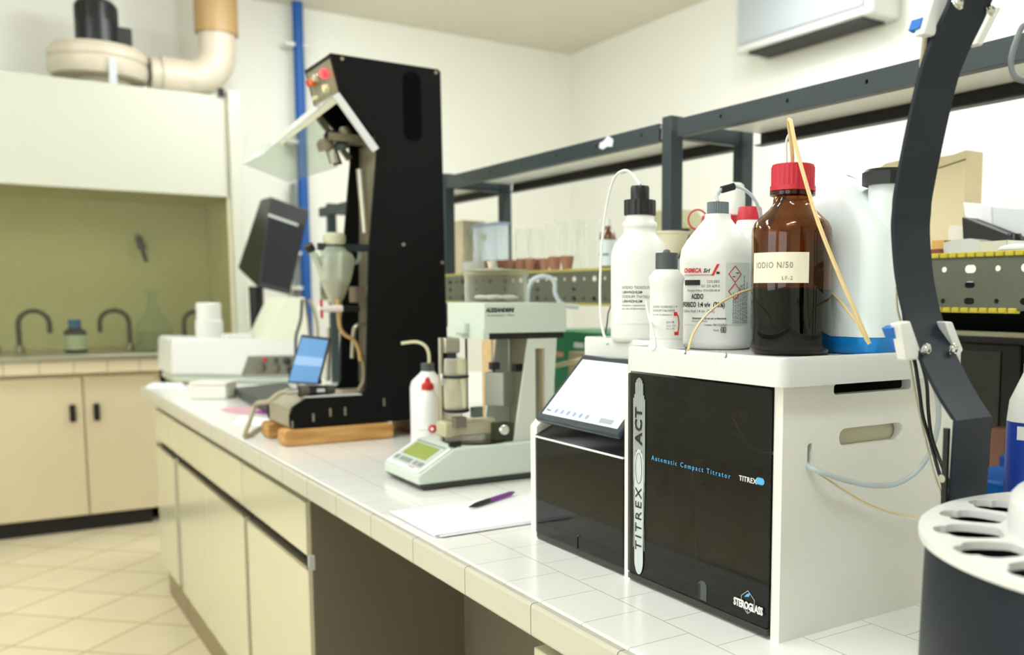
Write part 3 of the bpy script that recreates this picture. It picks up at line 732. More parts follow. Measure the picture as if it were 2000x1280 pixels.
L('COD.0855', .0052, .0905, fa-.26, fa+.06, sp=1.1); L('EC: 231-639-5', .0052, .0845, fa-.40, fa+.06, sp=1.05); L('Numero Indice: 016-020-00-8', .0042, .0790, fa-.85, fa+.06)
L('ACIDO', .0095, .0690, fa-.70, fa-.34, bold=.0003); L('SOLFORICO 1:4 v/v  (30%)', .0095, .0580, fa-1.25, fa+.20, bold=.0003); L('Sulfuric Acid 1:4 v/v  (30%)', .0058, .0505, fa-1.0, fa-.06)
L('Esclusivamente ad uso per professionale', .0036, .0415, fa-.66, fa+.24, bold=.0001); L('(Uso per laboratorio)', .0034, .0378, fa-.66, fa-.24)
L('Lotto: 081122023', .0044, .0325, fa-.30, fa+.24); L('Scad. 12/23', .0044, .0255, fa-.08, fa+.24)
wrap_patch(B(), c, Rt+.0003, fa-.95, fa-.44, z0+.0875, z0+.0945).build('label_bar', INK, t)
wrap_patch(B(), c, Rt+.0003, fa-1.0, fa-.10, z0+.1010, z0+.1016).build('label_rule', INKR, t)
text('label_mark', '/', .019, (0, 0, z0+.1015), UX, UZ, INKR, t, wrap=(c, Rt, fa-.12), bold=.001, shear=.2)
wrap_patch(B(), c, Rt+.0004, fa-.02, fa+.06, z0+.1025, z0+.1055).build('label_bar', INK, t)
for zc_ in (.1025, .0790):
    half = .0118; ac = fa+.47; pts_o = []; b = B()
    n4 = 10
    def dp(k, s_):  # diamond path point
        side_, f_ = divmod(k, n4); f_ /= n4
        cor = [(0, 1), (1, 0), (0, -1), (-1, 0), (0, 1)]
        a_, b__ = cor[side_], cor[side_+1]
        return ((a_[0]+(b__[0]-a_[0])*f_)*s_, (a_[1]+(b__[1]-a_[1])*f_)*s_)
    vs = []
    for k in range(4*n4):
        for s_ in (half, half*.86):
            x_, y_ = dp(k, s_); an = ac+x_*.86/Rt; vs.append((c[0]+cos(an)*Rt, c[1]+sin(an)*Rt, z0+zc_+y_))
    M_ = 4*n4
    b.add(vs, [(2*k, 2*k+1, 2*((k+1) % M_)+1, 2*((k+1) % M_)) for k in range(M_)]); b.build('hazard_diamond', INKR, t)
wrap_patch(B(), c, Rt, fa+.405, fa+.475, z0+.0985, z0+.0995, 4).build('hazard_symbol', INK, t)
wrap_patch(B(), c, Rt, fa+.50, fa+.57, z0+.1035, z0+.1045, 4).build('hazard_symbol', INK, t)
b = B()
random.seed(4)
for k in range(9):
    an = fa+.42+k*.055
    zz = z0+.036
    while zz < z0+.066+.018*(k > 3)+.02*random.random():
        l_ = .0015+.004*random.random(); wrap_patch(b, c, Rt, an, an+.018, zz, zz+l_, 1); zz += l_+.0012
b.build('fine_print', INKG, t)
b = B()
for (a0_, a1_) in ((fa+.11, fa+.17), (fa+.18, fa+.24)):
    for (u0, u1, v0, v1) in ((a0_, a0_+.01, .0265, .034), (a1_-.01, a1_, .0265, .034), (a0_, a1_, .0265, .0272), (a0_, a1_, .0333, .034)): wrap_patch(b, c, Rt, u0, u1, z0+v0-.003, z0+v1-.003, 2)
b.build('book_symbol', INK, t)
acid_top = Vector((c[0], c[1], z0+.2025))

# sodium thiosulphate bottle
p = stand(1249, 1.47, TRZ+.0005); c = (p.x, p.y); fa = facing(c)
c = (max(c[0], .885), c[1]); p2 = stand(1249, 1.50, z0)
c = (p2.x, p2.y) if p2.x > c[0]-.03 else c
t = thing('thiosulphate_bottle', (c[0], c[1], z0), 'white plastic bottle with a stepped black screw cap and plain printed label', 'bottle')
Rs = .0455
B().lathe((c[0], c[1], z0), [(.040, 0), (.0445, .003), (Rs, .01), (Rs, .128), (.0445, .141), (.040, .153), (.031, .164), (.0255, .170), (.0250, .178), (.0270, .180), (.0270, .187), (.0225, .190), (.0215, .198)], 44).build('bottle_body', HDPE, t, sharp=60)
cp = B().ridged((c[0], c[1]), .0250, z0+.1985, z0+.2215, 20, .0012); cp.build('black_cap', BLACK, t)
B().lathe((c[0], c[1], z0), [(.0148, .222), (.0148, .2405), (.0135, .2435), (.006, .244)], 28).build('cap_dispenser', BLACK, t)
wrap_patch(B(), c, Rs+.0006, fa-1.05, fa+.8, z0+.030, z0+.100).build('paper_label', LABELW, t)
Rt = Rs+.0013; al = fa-.62
def L(s_, size, dz, a=al, m_=INKG, xs=1, bold=0, sp=1): return text('label_text', s_, size, (0, 0, z0+dz), UX, UZ, m_, t, wrap=(c, Rt, a), xs=xs, bold=bold, spacing=sp)
GI = mat('soft_black_ink', (70, 72, 72), .6)
L('SODIO TIOSOLFATO', .0062, .0835, m_=GI, sp=1.05, xs=.92); L('1,0N=N/2=0,5M', .0058, .0765, m_=INK, bold=.0001, xs=.85); L('SODIUM THIOSULPHATE', .0062, .0695, m_=GI, sp=1.05, xs=.9); L('1,0N=N/2=0,5M', .0058, .0625, m_=INK, bold=.0001, xs=.85)
L('Soluzione volumetrica', .0042, .0570, m_=GI); L('per uso di laboratorio', .0042, .0520, m_=GI)
thio_top = Vector((c[0], c[1], z0+.244))

# small chloride bottle in front
p = stand(1301, 1.272, TRZ+.0005); c = (p.x, p.y); fa = facing(c)
t = thing('small_bottle', (c[0], c[1], z0), 'small translucent white bottle with a slate cap, between the two taller white bottles', 'bottle')
Rq = .0225
B().lathe((c[0], c[1], z0), [(.023, 0), (.0255, .003), (Rq, .008), (Rq, .088), (.0245, .097), (.018, .105), (.0145, .108)], 36).build('bottle_body', HDPE, t, sharp=60)
B().ridged((c[0], c[1]), .0150, z0+.1085, z0+.1295, 24, .0004).lathe((c[0], c[1], z0), [(.006, .1295), (.004, .1335), (.001, .1345)], 16).build('slate_cap', GREYCAP2, t)
wrap_patch(B(), c, Rq+.0005, fa-1.2, fa+1.1, z0+.016, z0+.062).build('paper_label', LABELW, t)
Rt = Rq+.0012
def L(s_, size, dz, a, m_=INKG, xs=1, bold=0, sp=1): return text('label_text', s_, size, (0, 0, z0+dz), UX, UZ, m_, t, wrap=(c, Rt, a), xs=xs, bold=bold, spacing=sp)
L('SODIO CLORURO 1 M', .0042, .0570, fa-.85, GI, .85); L('SODIUM CHLORIDE', .0042, .0520, fa-.85, GI, .85); L('per uso di laboratorio', .0032, .0470, fa-.85, GI)
L('Lot 38', .0040, .0370, fa+.0, GI); L('Scad. 1/28', .0032, .0325, fa+.0); L('Ph. u. 78', .0032, .0285, fa+.0)
rg = [(fa+.62+.17*sin(q_), z0+.036+.0125*cos(q_)) for q_ in [pi*k/10 for k in range(11)]]
b = B()
for k in range(10):
    (a0, h0), (a1, h1) = rg[k], rg[k+1]
    vs = [(c[0]+cos(a)*Rt, c[1]+sin(a)*Rt, h) for a, h in ((a0-.035, h0), (a0+.035, h0), (a1+.035, h1), (a1-.035, h1))]; b.add(vs, [(0, 1, 2, 3)])
wrap_patch(b, c, Rt, fa+.44, fa+.66, z0+.0465, z0+.0515, 4); wrap_patch(b, c, Rt, fa+.48, fa+.76, z0+.0210, z0+.0255, 4)
b.build('red_label_mark', INKR, t)

# two bottles standing behind
p = stand(1461, 1.475, TRZ+.0005); c = (p.x, p.y); fa = facing(c)
t = thing('red_capped_bottle', (c[0], c[1], z0), 'white plastic bottle with a plain red cap, half hidden behind the amber bottle', 'bottle')
B().lathe((c[0], c[1], z0), [(.04, 0), (.044, .003), (.045, .01), (.045, .135), (.042, .158), (.034, .173), (.0215, .183), (.0195, .189)], 40).build('bottle_body', HDPE, t, sharp=60)
B().lathe((c[0], c[1], z0), [(.0200, .1895), (.0180, .2075), (.0170, .2095)], 30).build('red_cap', RED, t)
text('handwriting', 'S2', .022, (0, 0, z0+.128), UX, UZ, INKG, t, wrap=(c, .0462, fa-.55), xs=.9, shear=.3)
redcap = Vector((c[0], c[1], z0+.1985))
p = stand(1402, 1.73, BT); c = (p.x, p.y)
t = thing('tall_wash_bottle', (c[0], c[1], BT), 'tall white bottle with a wide red collar behind the grey-capped acid bottle', 'bottle')
zz = at(1400, 445, D=1.73).z; z9 = at(1400, 365, D=1.73).z
B().lathe((c[0], c[1], 0), [(.04, BT+.0005), (.045, BT+.005), (.045, zz-.06), (.042, zz-.03), (.03, zz-.005)], 36).build('bottle_body', HDPE, t, sharp=60)
B().lathe((c[0], c[1], 0), [(.037, zz-.004), (.034, zz+.016), (.03, zz+.018)], 30).build('red_collar', RED, t)
B().lathe((c[0]+.020, c[1]-.014, 0), [(.017, zz+.018), (.0175, zz+.05), (.015, z9-.004), (.010, z9)], 24).build('white_dispenser', HDPE, t)
u = Vector((.814, -.58, 0)); cc = Vector((c[0], c[1], zz+.010))-u*.042
B().tube([cc+u*(.0165*cos(q_))+UZ*(.0175*sin(q_)) for q_ in [2*pi*k/16+.1 for k in range(16)]], .0016, 8, 2).build('red_ring', RED, t)

# blue-tinted jerrycan
jx0, jx1, jy0, jy1 = .898, .982, .792, .985
t = thing('jerrycan', (.98, .84, z0), 'translucent white jerrycan with blue liquid at the bottom and a black cap', 'jerrycan')
def jcan(zs, name, m_):
    vs = []; N = None
    for (z, inx, iny0, iny1) in zs:
        pr_ = rrect(jx0+inx, jx1-inx, jy0+iny0, jy1-iny1, max(.006, .022-inx*.2), 5); N = len(pr_); vs += [(a, b_, z) for a, b_ in pr_]
    fs = [tuple(range(N))[::-1], tuple(range((len(zs)-1)*N, len(zs)*N))]
    for l_ in range(len(zs)-1):
        for k in range(N): fs.append((l_*N+k, l_*N+(k+1) % N, (l_+1)*N+(k+1) % N, (l_+1)*N+k))
    return B().add(vs, fs).build(name, m_, t, sharp=50)
jcan([(z0, .004, .004, .004), (z0+.004, .0, 0, 0), (z0+.0215, 0, 0, 0)], 'blue_liquid', BLUELIQ)
jcan([(z0+.022, 0, 0, 0), (z0+.155, 0, 0, 0), (z0+.174, .002, .016, .004), (z0+.191, .005, .032, .010), (z0+.208, .011, .048, .022), (z0+.222, .018, .064, .036), (z0+.231, .028, .084, .056)], 'can_body', JERRY)
nk = Vector((.944, .811, 0))
B().lathe((nk.x, nk.y-.0, z0), [(.024, .150), (.024, .212)], 30).build('neck', JERRY, t)
b = B().ridged((nk.x, nk.y), .032, z0+.2115, z0+.2275, 8, .0022).lathe((nk.x, nk.y, z0), [(.031, .2275), (.028, .2310), (.02, .2315)], 32); b.build('black_cap', BLACK, t)

# ------------------------------------------------------------------ tubes over the titrator
FH = Vector((.58, .8146, 0)); RH = Vector((.8146, -.58, 0))      # level directions away from / across the camera
def slab(quad, D, thick, push=FH, bld=None):
    """solid with a front outline (pixels at distance D) and real thickness"""
    lo = [at(x, y, D=D) for x, y in quad]; hi = [p+push*thick for p in lo]
    return (bld or B()).hexa(lo, hi)
def path(pts): return [at(x, y, D=d) for x, y, d in pts]
def tubing(name, pts, r, m_, label, cat='tube', **k):
    o = B().tube(path(pts) if len(pts[0]) == 3 and isinstance(pts[0], tuple) else pts, r, 10, 6).build(name, m_); tag(o, label, cat); return o
pts = [thio_top+UZ*.001]+path([(1238, 345, 1.49), (1222, 333, 1.50), (1201, 346, 1.51), (1187, 390, 1.52), (1178, 450, 1.53), (1173, 520, 1.54), (1172, 590, 1.54), (1176, 640, 1.53), (1186, 672, 1.51)])
tubing('white_tube', pts, .0022, TUBE, 'thin white tube arching from the black-capped bottle down to its left')
pts = [acid_top+UZ*.001]+path([(1400, 384, 1.335), (1408, 371, 1.335), (1424, 364, 1.34), (1445, 366, 1.345), (1466, 380, 1.36), (1480, 402, 1.38), (1487, 430, 1.40)])
o = B().tube(pts, .0026, 10, 6).build('clear_tube', TUBEB); tag(o, 'clear tube bending out of the grey cap behind the amber bottle', 'tube')
tt = B().cyl(at(1409, 371, D=1.335), at(1434, 364, D=1.342), .0052, n=16).build('black_sleeve', BLACK, o, bevel=.0006)
am = stand(1548, 1.2, TRZ+.237)
tubing('cream_tube', [am+Vector((0, 0, 0))]+path([(1547, 300, 1.19), (1543, 262, 1.18), (1540, 236, 1.17), (1545, 240, 1.16), (1553, 280, 1.15), (1572, 350, 1.13), (1600, 440, 1.115), (1640, 540, 1.105), (1672, 612, 1.10), (1698, 672, 1.10)]), .0025, TUBEA, 'cream tube looping high over the red cap and down past the amber bottle')
tubing('white_tube', [am+Vector((-.006, .004, 0))]+path([(1536, 300, 1.2), (1536, 275, 1.195), (1543, 262, 1.19), (1548, 280, 1.2), (1550, 312, 1.2)]), .0016, TUBE, 'short white tube doubled over just above the red cap')
tubing('amber_tube', path([(1600, 556, 1.26), (1622, 572, 1.22), (1650, 600, 1.15), (1676, 636, 1.115), (1694, 668, 1.105)]), .0017, TUBEA, 'thin amber tube slanting across the blue-tinted jerrycan')
tubing('amber_tube', path([(1470, 565, 1.235), (1440, 574, 1.22), (1405, 594, 1.2), (1375, 620, 1.16), (1355, 650, 1.12), (1344, 684, 1.095)]), .0015, TUBEA, 'thin amber tube running in front of the acid label down to the tray')
tubing('white_tube', path([(1262, 590, 1.30), (1268, 622, 1.27), (1276, 650, 1.22), (1280, 676, 1.165), (1274, 686, 1.15)]), .0017, TUBE, 'thin white tube in front of the small bottle, ending on the tray')
tubing('black_wire', path([(1196, 590, 1.62), (1188, 612, 1.60), (1186, 630, 1.58), (1182, 655, 1.555)]), .0012, CABLE, 'short dark wire beside the left white bottle')
# tubes and cables on the side of the titrator
def s_(x, y, Y=.742): return at(x, y, Y=Y)
tubing('milky_hose', [s_(1577, 905, .77), s_(1582, 913, .752), s_(1610, 925), s_(1660, 941), s_(1710, 949, .735), s_(1755, 944, .73), s_(1795, 917, .72), s_(1820, 875, .71), s_(1832, 830, .70), s_(1832, 785, .69), s_(1822, 745, .67), s_(1806, 715, .655), s_(1795, 690, .645)], .0032, TUBEB, 'translucent hose hanging in a wide loop from the slot in the titrator side')
tubing('amber_tube', [s_(1578, 908, .77), s_(1590, 920, .752), s_(1640, 952), s_(1690, 982, .735), s_(1740, 1001, .72), s_(1780, 1009, .70), s_(1806, 1012, .67), s_(1835, 1000, .64)], .0011, TUBEA, 'thin amber tube sagging from the titrator slot to the sample carousel')
tubing('white_tube', [s_(1579, 906, .77), s_(1592, 922, .750), s_(1642, 957, .742), s_(1692, 988, .735), s_(1742, 1005, .72), s_(1782, 1012, .70), s_(1808, 1016, .67), s_(1838, 1004, .64)], .0008, TUBE, 'hair-thin white tube beside the amber one below the titrator slot')
def cable(pts, r, m_, label): return tubing('cable', pts, r, m_, label, 'cable')
cable([at(x, y, Y=Y) for x, y, Y in ((1760, 560, .63), (1764, 600, .635), (1770, 650, .64), (1786, 705, .645), (1795, 760, .655), (1803, 815, .665), (1818, 865, .67), (1830, 910, .66), (1842, 950, .64), (1852, 985, .60))], .0021, CABLE, 'black cable, left of the pair, hanging below the lower clip of the arm')
cable([at(x, y, Y=Y) for x, y, Y in ((1768, 580, .63), (1776, 640, .635), (1799, 705, .64), (1810, 750, .65), (1813, 800, .66), (1819, 850, .665), (1832, 890, .66), (1848, 930, .64), (1859, 965, .60))], .0021, CABLE, 'black cable, right of the pair, running down beside the arm to its foot')
cable([at(x, y, Y=Y) for x, y, Y in ((1751, 560, .64), (1752, 600, .64), (1762, 640, .645), (1776, 700, .65), (1790, 780, .67), (1808, 860, .675), (1826, 930, .66), (1846, 985, .60))], .0013, TUBEC, 'thin beige lead behind the black cables on the arm')

# ------------------------------------------------------------------ sampler arm and carousel
AX0, AX1 = .740, .795
t = thing('sampler_arm', (.77, .55, BT), 'tall navy-blue bent metal arm curving up beside the titrator', 'arm')
cl = [(1858, 1060), (1862, 975), (1868, 822), (1835, 770), (1800, 700), (1779, 645), (1765, 600), (1752, 530), (1746, 450), (1748, 410), (1752, 370), (1775, 250), (1800, 140), (1822, 80), (1850, 20), (1862, -10), (1884, -60)]
cen = [at(x, y, X=AX0) for x, y in cl]; cen = [Vector((0, .5495, BT+.001)), Vector((0, .5495, 1.0))] + [Vector((0, p.y, p.z)) for p in cen[2:]]
# smooth the arc above the fold
P = cen[:3]; Q = cen[2:]
for i in range(len(Q)-1):
    a = Q[max(i-1, 0)]; b0 = Q[i]; c0 = Q[i+1]; d0 = Q[min(i+2, len(Q)-1)]
    for k in range(1, 6):
        u_ = k/5; P.append(0.5*((2*b0)+(-a+c0)*u_+(2*a-5*b0+4*c0-d0)*u_*u_+(-a+3*b0-3*c0+d0)*u_**3))
out = []; th = .004
for i, p in enumerate(P):
    tn = (P[min(i+1, len(P)-1)]-P[max(i-1, 0)]).normalized(); nn = Vector((0, tn.z, -tn.y)); out.append((p, p+nn*th))
b = B(); vs = []
for p, q in out: vs += [(AX0, p.y, p.z), (AX1, p.y, p.z), (AX1, q.y, q.z), (AX0, q.y, q.z)]
fs = [(0, 1, 2, 3), tuple(len(vs)-4+k for k in (3, 2, 1, 0))]
for i in range(len(out)-1):
    for k in range(4): fs.append((4*i+k, 4*i+(k+1) % 4, 4*i+4+(k+1) % 4, 4*i+4+k))
b.add(vs, fs).build('arm_strip', NAVY, t, sharp=25)
B().box(AX0-.003, AX1+.003, .5485, .572, BT+.0005, BT+.012).build('foot', NAVY, t, bevel=.002)
B().box(AX0-.0040, AX0-.0005, .5515, .557, BT+.012, 1.118).build('dark_edge', BLACK, t)
for z in (1.035, 1.07, .985): B().cyl((AX0-.005, .556, z), (AX0-.0005, .556, z), .004, n=12).build('edge_screw', CHROME, t)
ARMD = {}
def clip(quad, thick, Y, label_bits):
    o = B().hexa([at(x, y, Y=Y) for x, y in quad], [at(x, y, Y=Y)+UY*thick for x, y in quad]).build('clip_block', WHITE, t, bevel=.0015); return o
clip([(1757, 632), (1778, 627), (1801, 692), (1797, 702), (1771, 705)], .012, .592, 0)
clip([(1847, 628), (1861, 629), (1882, 684), (1870, 700)], .012, .592, 0)
clip([(1824, -6), (1862, -6), (1826, 70), (1804, 66)], .012, .584, 0)
clip([(1942, 10), (1957, 14), (1919, 89), (1907, 86)], .012, .588, 0)
for qd, Y in (([(1741, 642), (1751, 636), (1758, 655), (1749, 662)], .60), ([(1757, 668), (1761, 664), (1764, 678), (1761, 684)], .60), ([(1801, 34), (1811, 36), (1803, 60), (1794, 54)], .59)):
    B().hexa([at(x, y, Y=Y) for x, y in qd], [at(x, y, Y=Y)+UY*.012 for x, y in qd]).build('blue_tab', BLUE, t)
def screw(x, y, Y, nrm=(0, -1, .25)):
    p = at(x, y, Y=Y); n_ = Vector(nrm).normalized(); s_0 = B().lathe(p, [(.0062, 0), (.0062, .0015), (.0048, .002), (.0048, .0035), (.003, .005)], 20, n_).build('screw', CHROME, t)
    u_ = n_.orthogonal().normalized(); v_ = n_.cross(u_)
    B().box(-.0022, .0022, -.0005, .0005, .0045, .0053).box(-.0005, .0005, -.0022, .0022, .0045, .0053).frame(u_, v_, n_, p).build('screw_recess', INK, s_0)
ya_ = lambda x, y: at(x, y, X=AX0+.006).y-.003
screw(1807, 682, at(1790, 682, X=AX0).y-.006, (0, -1, -.35)); screw(1860, 682, at(1790, 682, X=AX0).y-.006, (0, -1, -.35))
screw(1869, 8, at(1856, 8, X=AX0).y-.006, (0, -1, .5)); screw(1932, 22, at(1850, 22, X=AX0).y-.006, (0, -1, .5))
for (pp, m_, r, nm) in (([(1815, 55), (1812, 90), (1810, 120), (1808, 145), (1800, 175)], CABLE, .0022, 'cable'), ([(1807, 60), (1804, 95), (1801, 125), (1800, 150), (1796, 180)], HOSE, .0026, 'cable')):
    B().tube([at(x, y, Y=.615) for x, y in pp], r, 8, 5).build('guided_lead', m_, t)
# carousel
CC = Vector((.764, .3445, 0)); ZD = 1.05; RD = .2035
t = thing('sample_carousel', (CC.x, CC.y, BT), 'round navy sample carousel with a white slotted top disc, front right', 'carousel')
B().lathe((CC.x, CC.y, 0), [(.199, BT+.0005), (.2015, BT+.01), (.200, BT+.09), (.198, ZD-.014), (.1955, ZD-.0068), (.194, ZD-.0068)], 96, cap=False).build('drum', NAVY, t, sharp=50)
B().lathe((CC.x, CC.y, 0), [(.1935, ZD-.0069), (.1935, BT+.01), (.02, BT+.008)], 64, cap=False).build('drum_lining', mat('matte_black', (4, 4, 4), .7, spec=.15), t)
B().lathe((CC.x, CC.y, 0), [(.188, ZD-.055), (.188, ZD-.05), (.11, ZD-.05)], 64).build('inner_plate', mat('matte_black', (4, 4, 4), .7, spec=.15), t)
outl = [(RD*cos(2*pi*k/120), RD*sin(2*pi*k/120)) for k in range(120)]
hl = []
for j in range(18):
    a0 = radians(92.3+20*j)
    prof = [(.1925, 0), (.1920, .0050), (.1895, .0085), (.1855, .0108), (.1815, .0112), (.1805, .0118), (.179, .0150), (.175, .0176), (.169, .0188), (.160, .0182), (.151, .0165), (.143, .0145), (.139, .0118), (.1375, .006)]
    prof = [(r, w_*1.24) for r, w_ in prof]; pr_ = prof+[(r, -w_) for r, w_ in prof[:0:-1]]
    hl.append([(r*cos(a0)-w_*sin(a0), r*sin(a0)+w_*cos(a0)) for r, w_ in pr_])
sheet('slotted_disc', outl, hl, .0065, (CC.x, CC.y, ZD-.00325), UX, UY, WHITE, t)
B().lathe((CC.x, CC.y, 0), [(.133, ZD+.0002), (.133, ZD+.026), (.128, ZD+.032), (.02, ZD+.033)], 80).build('hub', WHITE, t, sharp=50)

# ------------------------------------------------------------------ black tower instrument on wooden blocks
TY, TYF = 2.52, 2.745
t = thing('distillation_tower', (.87, 2.63, .893), 'tall black tower-shaped distillation instrument with an open clear door', 'instrument')
ol = [(.782, 1.861), (1.076, 1.861), (1.083, 1.855), (1.089, .895), (.655, .895), (.651, .903), (.651, .93), (.663, .954), (.696, .973), (.832, .976), (.846, .982), (.853, .996), (.872, 1.374), (.899, 1.618), (.898, 1.661), (.805, 1.759)]
cx2, cz2 = .87, 1.38
for y, nm in ((TY+.006, 'side_panel'), (TYF, 'side_panel')):
    sheet(nm, [(a-cx2, b_-cz2) for a, b_ in ol], [], .012, (cx2, y, cz2), UX, UZ, BLACKM, t)
B().prism([(a, z) for a, z in rrect(.976, 1.024, 1.66, 1.84, .02)], 'Y', TY-.0012, TY-.0004).build('handle_recess', mat('recess_black', (2, 2, 2), .8, spec=.1), t)
rc = slot(0, 0, .05, .185, 6); sheet('recess_rim', rc, [slot(0, 0, .046, .181, 6)], .001, (1.0, TY-.001, 1.752), UX, UZ, MATS['recess_black'], t)
for (x, y) in ((668, 115), (851, 142), (788, 478), (864, 513)):
    p = at(x, y, Y=TY); B().lathe(p, [(.0045, 0), (.0045, .002), (.003, .003)], 14, -UY).build('screw', STEELD, t)
for (x, y) in ((612, 815), (645, 805), (674, 803), (571, 830), (750, 785)):
    p = at(x, y, Y=TY); B().box(p.x-.0025, p.x+.0025, TY-.0012, TY-.0002, p.z-.012, p.z+.010).build('worn_patch', STEELD, t)
yi0, yi1 = TY+.012, TYF-.006
B().prism([(.905, .99), (.915, .99), (.935, 1.66), (.925, 1.66)], 'Y', yi0, yi1).build('back_panel', STEELD, t)
B().box(1.07, 1.08, yi0, yi1, .90, 1.855).build('rear_panel', BLACKM, t)
B().box(.782, 1.078, yi0, yi1, 1.850, 1.860).build('top_panel', BLACKM, t)
b = B().hexa([(.783, yi0, 1.852), (.783, yi1, 1.852), (.806, yi1, 1.757), (.806, yi0, 1.757)], [(.80, yi0, 1.852), (.80, yi1, 1.852), (.82, yi1, 1.757), (.82, yi0, 1.757)])
cpn = b.build('control_panel', STEELD, t)
e = (Vector((.806, 0, 1.757))-Vector((.783, 0, 1.852))).normalized(); nn = Vector((e.z, 0, -e.x))
if nn.x > 0: nn = -nn
def onp(y, d): return Vector((.783, y, 1.852))+e*d
for (y, d, r, m_) in ((2.585, .030, .012, mat('lit_red', (255, 60, 70), .3, emit=1.5)), (2.655, .028, .010, CREAM), (2.69, .034, .011, mat('orange_button', (214, 110, 40), .4)), (2.715, .032, .010, REDD), (2.60, .066, .011, mat('ivory', (226, 218, 170), .4)), (2.70, .075, .007, MATS['ivory']), (2.625, .026, .008, CHROME)):
    B().lathe(onp(y, d), [(r, 0), (r, .008), (r*.8, .014)], 18, nn).build('push_button', m_, cpn)
B().box(.653, .658, TY+.012, TYF-.006, .897, .948).hexa([(.653, yi0, .948), (.653, yi1, .948), (.658, yi1, .948), (.658, yi0, .948)], [(.692, yi0, .970), (.692, yi1, .970), (.696, yi1, .966), (.696, yi0, .966)]).build('front_plate', mat('worn_aluminium', (168, 162, 138), .45, metal=.3, noise=.12, nscale=40), t)
B().box(.69, .91, yi0, yi1, .964, .972).build('deck', MATS['worn_aluminium'], t)
B().box(.655, 1.08, yi0, yi1, .895, .90).build('bottom_panel', BLACKM, t)
b = B().box(.69, .84, TY-.001, TY+.013, .9735, .977); b.build('deck_edge', SLIVER, t)
# door: frame strip, flap and side pane
fr0 = (Vector((.800, 0, 1.764)), Vector((.902, 0, 1.632)))
d_ = (fr0[1]-fr0[0]).normalized(); n2 = Vector((d_.z, 0, -d_.x)); n2 = n2 if n2.x < 0 else -n2
def strip(y, w_, m_, nm, par): 
    a, b0 = fr0; lo = [(q.x, y, q.z) for q in (a, b0, b0+n2*w_, a+n2*w_)]; return B().hexa(lo, [(q[0], q[1]+.012, q[2]) for q in lo]).build(nm, m_, par)
dr = strip(TY-.006, .018, mat('door_frame_white', (222, 226, 226), .35), 'door_frame', t)
strip(TYF-.012, .016, STEELD, 'door_frame', t)
fa_ = at(513, 305, Y=TY+.01)
h0 = Vector((.797, 0, 1.757)); tip = Vector((fa_.x, 0, fa_.z)); dd = (tip-h0); nn3 = Vector((dd.z, 0, -dd.x)).normalized()*.004
lo = [(h0.x, TY+.004, h0.z), (tip.x, TY+.004, tip.z), (tip.x, TYF-.01, tip.z), (h0.x, TYF-.01, h0.z)]
FL = thin_glass('door_glass', (232, 238, 232), .80, .1)
fl = B().hexa(lo, [(q[0]+nn3.x, q[1], q[2]+nn3.z) for q in lo]).build('door_flap', FL, t)
m1 = h0+dd*.78
for y in (TY+.001, TYF-.02):
    lo = [(h0.x, y, h0.z), (m1.x, y, m1.z), (m1.x+.003, y, m1.z-.007), (h0.x+.008, y, h0.z-.012)]
    B().hexa(lo, [(q[0], q[1]+.012, q[2]) for q in lo]).build('flap_rail', mat('rail_ivory', (214, 210, 186), .4), fl)
a3 = [(.797, 1.757), (tip.x, tip.z), (.72, 1.55), (.86, 1.60)]
B().prism(a3, 'Y', TYF-.02, TYF-.017).build('side_pane', thin_glass('side_glass', (236, 240, 234), .88, .1), t)
# mechanism behind the door
for (x, y, r, h_, m_) in ((638, 282, .022, .030, STEELD), (655, 300, .016, .05, STEEL), (668, 285, .020, .02, GREYCAP2), (680, 262, .018, .04, STEELD), (660, 315, .012, .02, mat('dark_red', (90, 40, 36), .5)), (650, 262, .02, .02, NAVY)):
    p = at(x, y, Y=2.63); B().lathe(p-UZ*h_/2, [(r, 0), (r, h_*.7), (r*.6, h_)], 16, Vector((-.3, 0, 1))).build('valve_fitting', m_, t)
B().box(.80, .93, 2.60, 2.66, 1.655, 1.675).build('cross_beam', STEELD, t)
p = at(690, 330, Y=2.63); q = at(708, 455, Y=2.63)
B().cyl((p.x+.02, 2.63, p.z), (q.x+.01, 2.63, q.z), .012).build('condenser_column', STEEL, t)
# clamp, glass vessel, stopcock
vc = Vector((at(655, 540, Y=2.63).x, 2.63, 0))
def zz_(y): return at(655, y, Y=2.63).z
B().box(vc.x-.045, .905, 2.622, 2.638, zz_(490), zz_(476)).build('clamp_bar', SHELFM, t)
B().lathe((vc.x, 2.63, 0), [(.026, zz_(478)), (.03, zz_(472)), (.03, zz_(460)), (.022, zz_(455))], 24).build('vessel_lid', mat('lid_olive', (206, 206, 178), .5), t)
vp = [(600, .010), (590, .016), (575, .026), (545, .042), (520, .050), (505, .052), (496, .046), (490, .034), (482, .026)]
v_ = B().lathe((vc.x, 2.63, 0), [(r, zz_(y)) for y, r in vp], 32, cap=False).build('glass_vessel', thin_glass('vessel_glass', (222, 228, 214), .62, .05), t)
B().lathe((vc.x, 2.63, 0), [(.009, zz_(598)), (.024, zz_(574)), (.036, zz_(553))], 28).build('amber_residue', mat('residue', (184, 160, 116), .3, alpha=.8), v_)
a = at(625, 520, Y=2.61); b0 = at(608, 490, Y=2.60)
B().cyl(a, b0, .009).build('side_neck', thin_glass('neck_glass', (226, 232, 222), .6), v_); B().cyl(b0, b0+(b0-a).normalized()*.018, .013).build('black_stopper', BLACK, v_)
B().tube([at(x, y, Y=2.63) for x, y in ((688, 515), (700, 510), (703, 495), (698, 482))], .006, 10, 4).build('bent_arm', MATS['vessel_glass'], v_)
s0, s1 = at(622, 603, Y=2.60), at(668, 603, Y=2.60)
sk = B().cyl(s0, s1, .0095).build('stopcock_body', mat('stopcock_white', (236, 226, 220), .4), t)
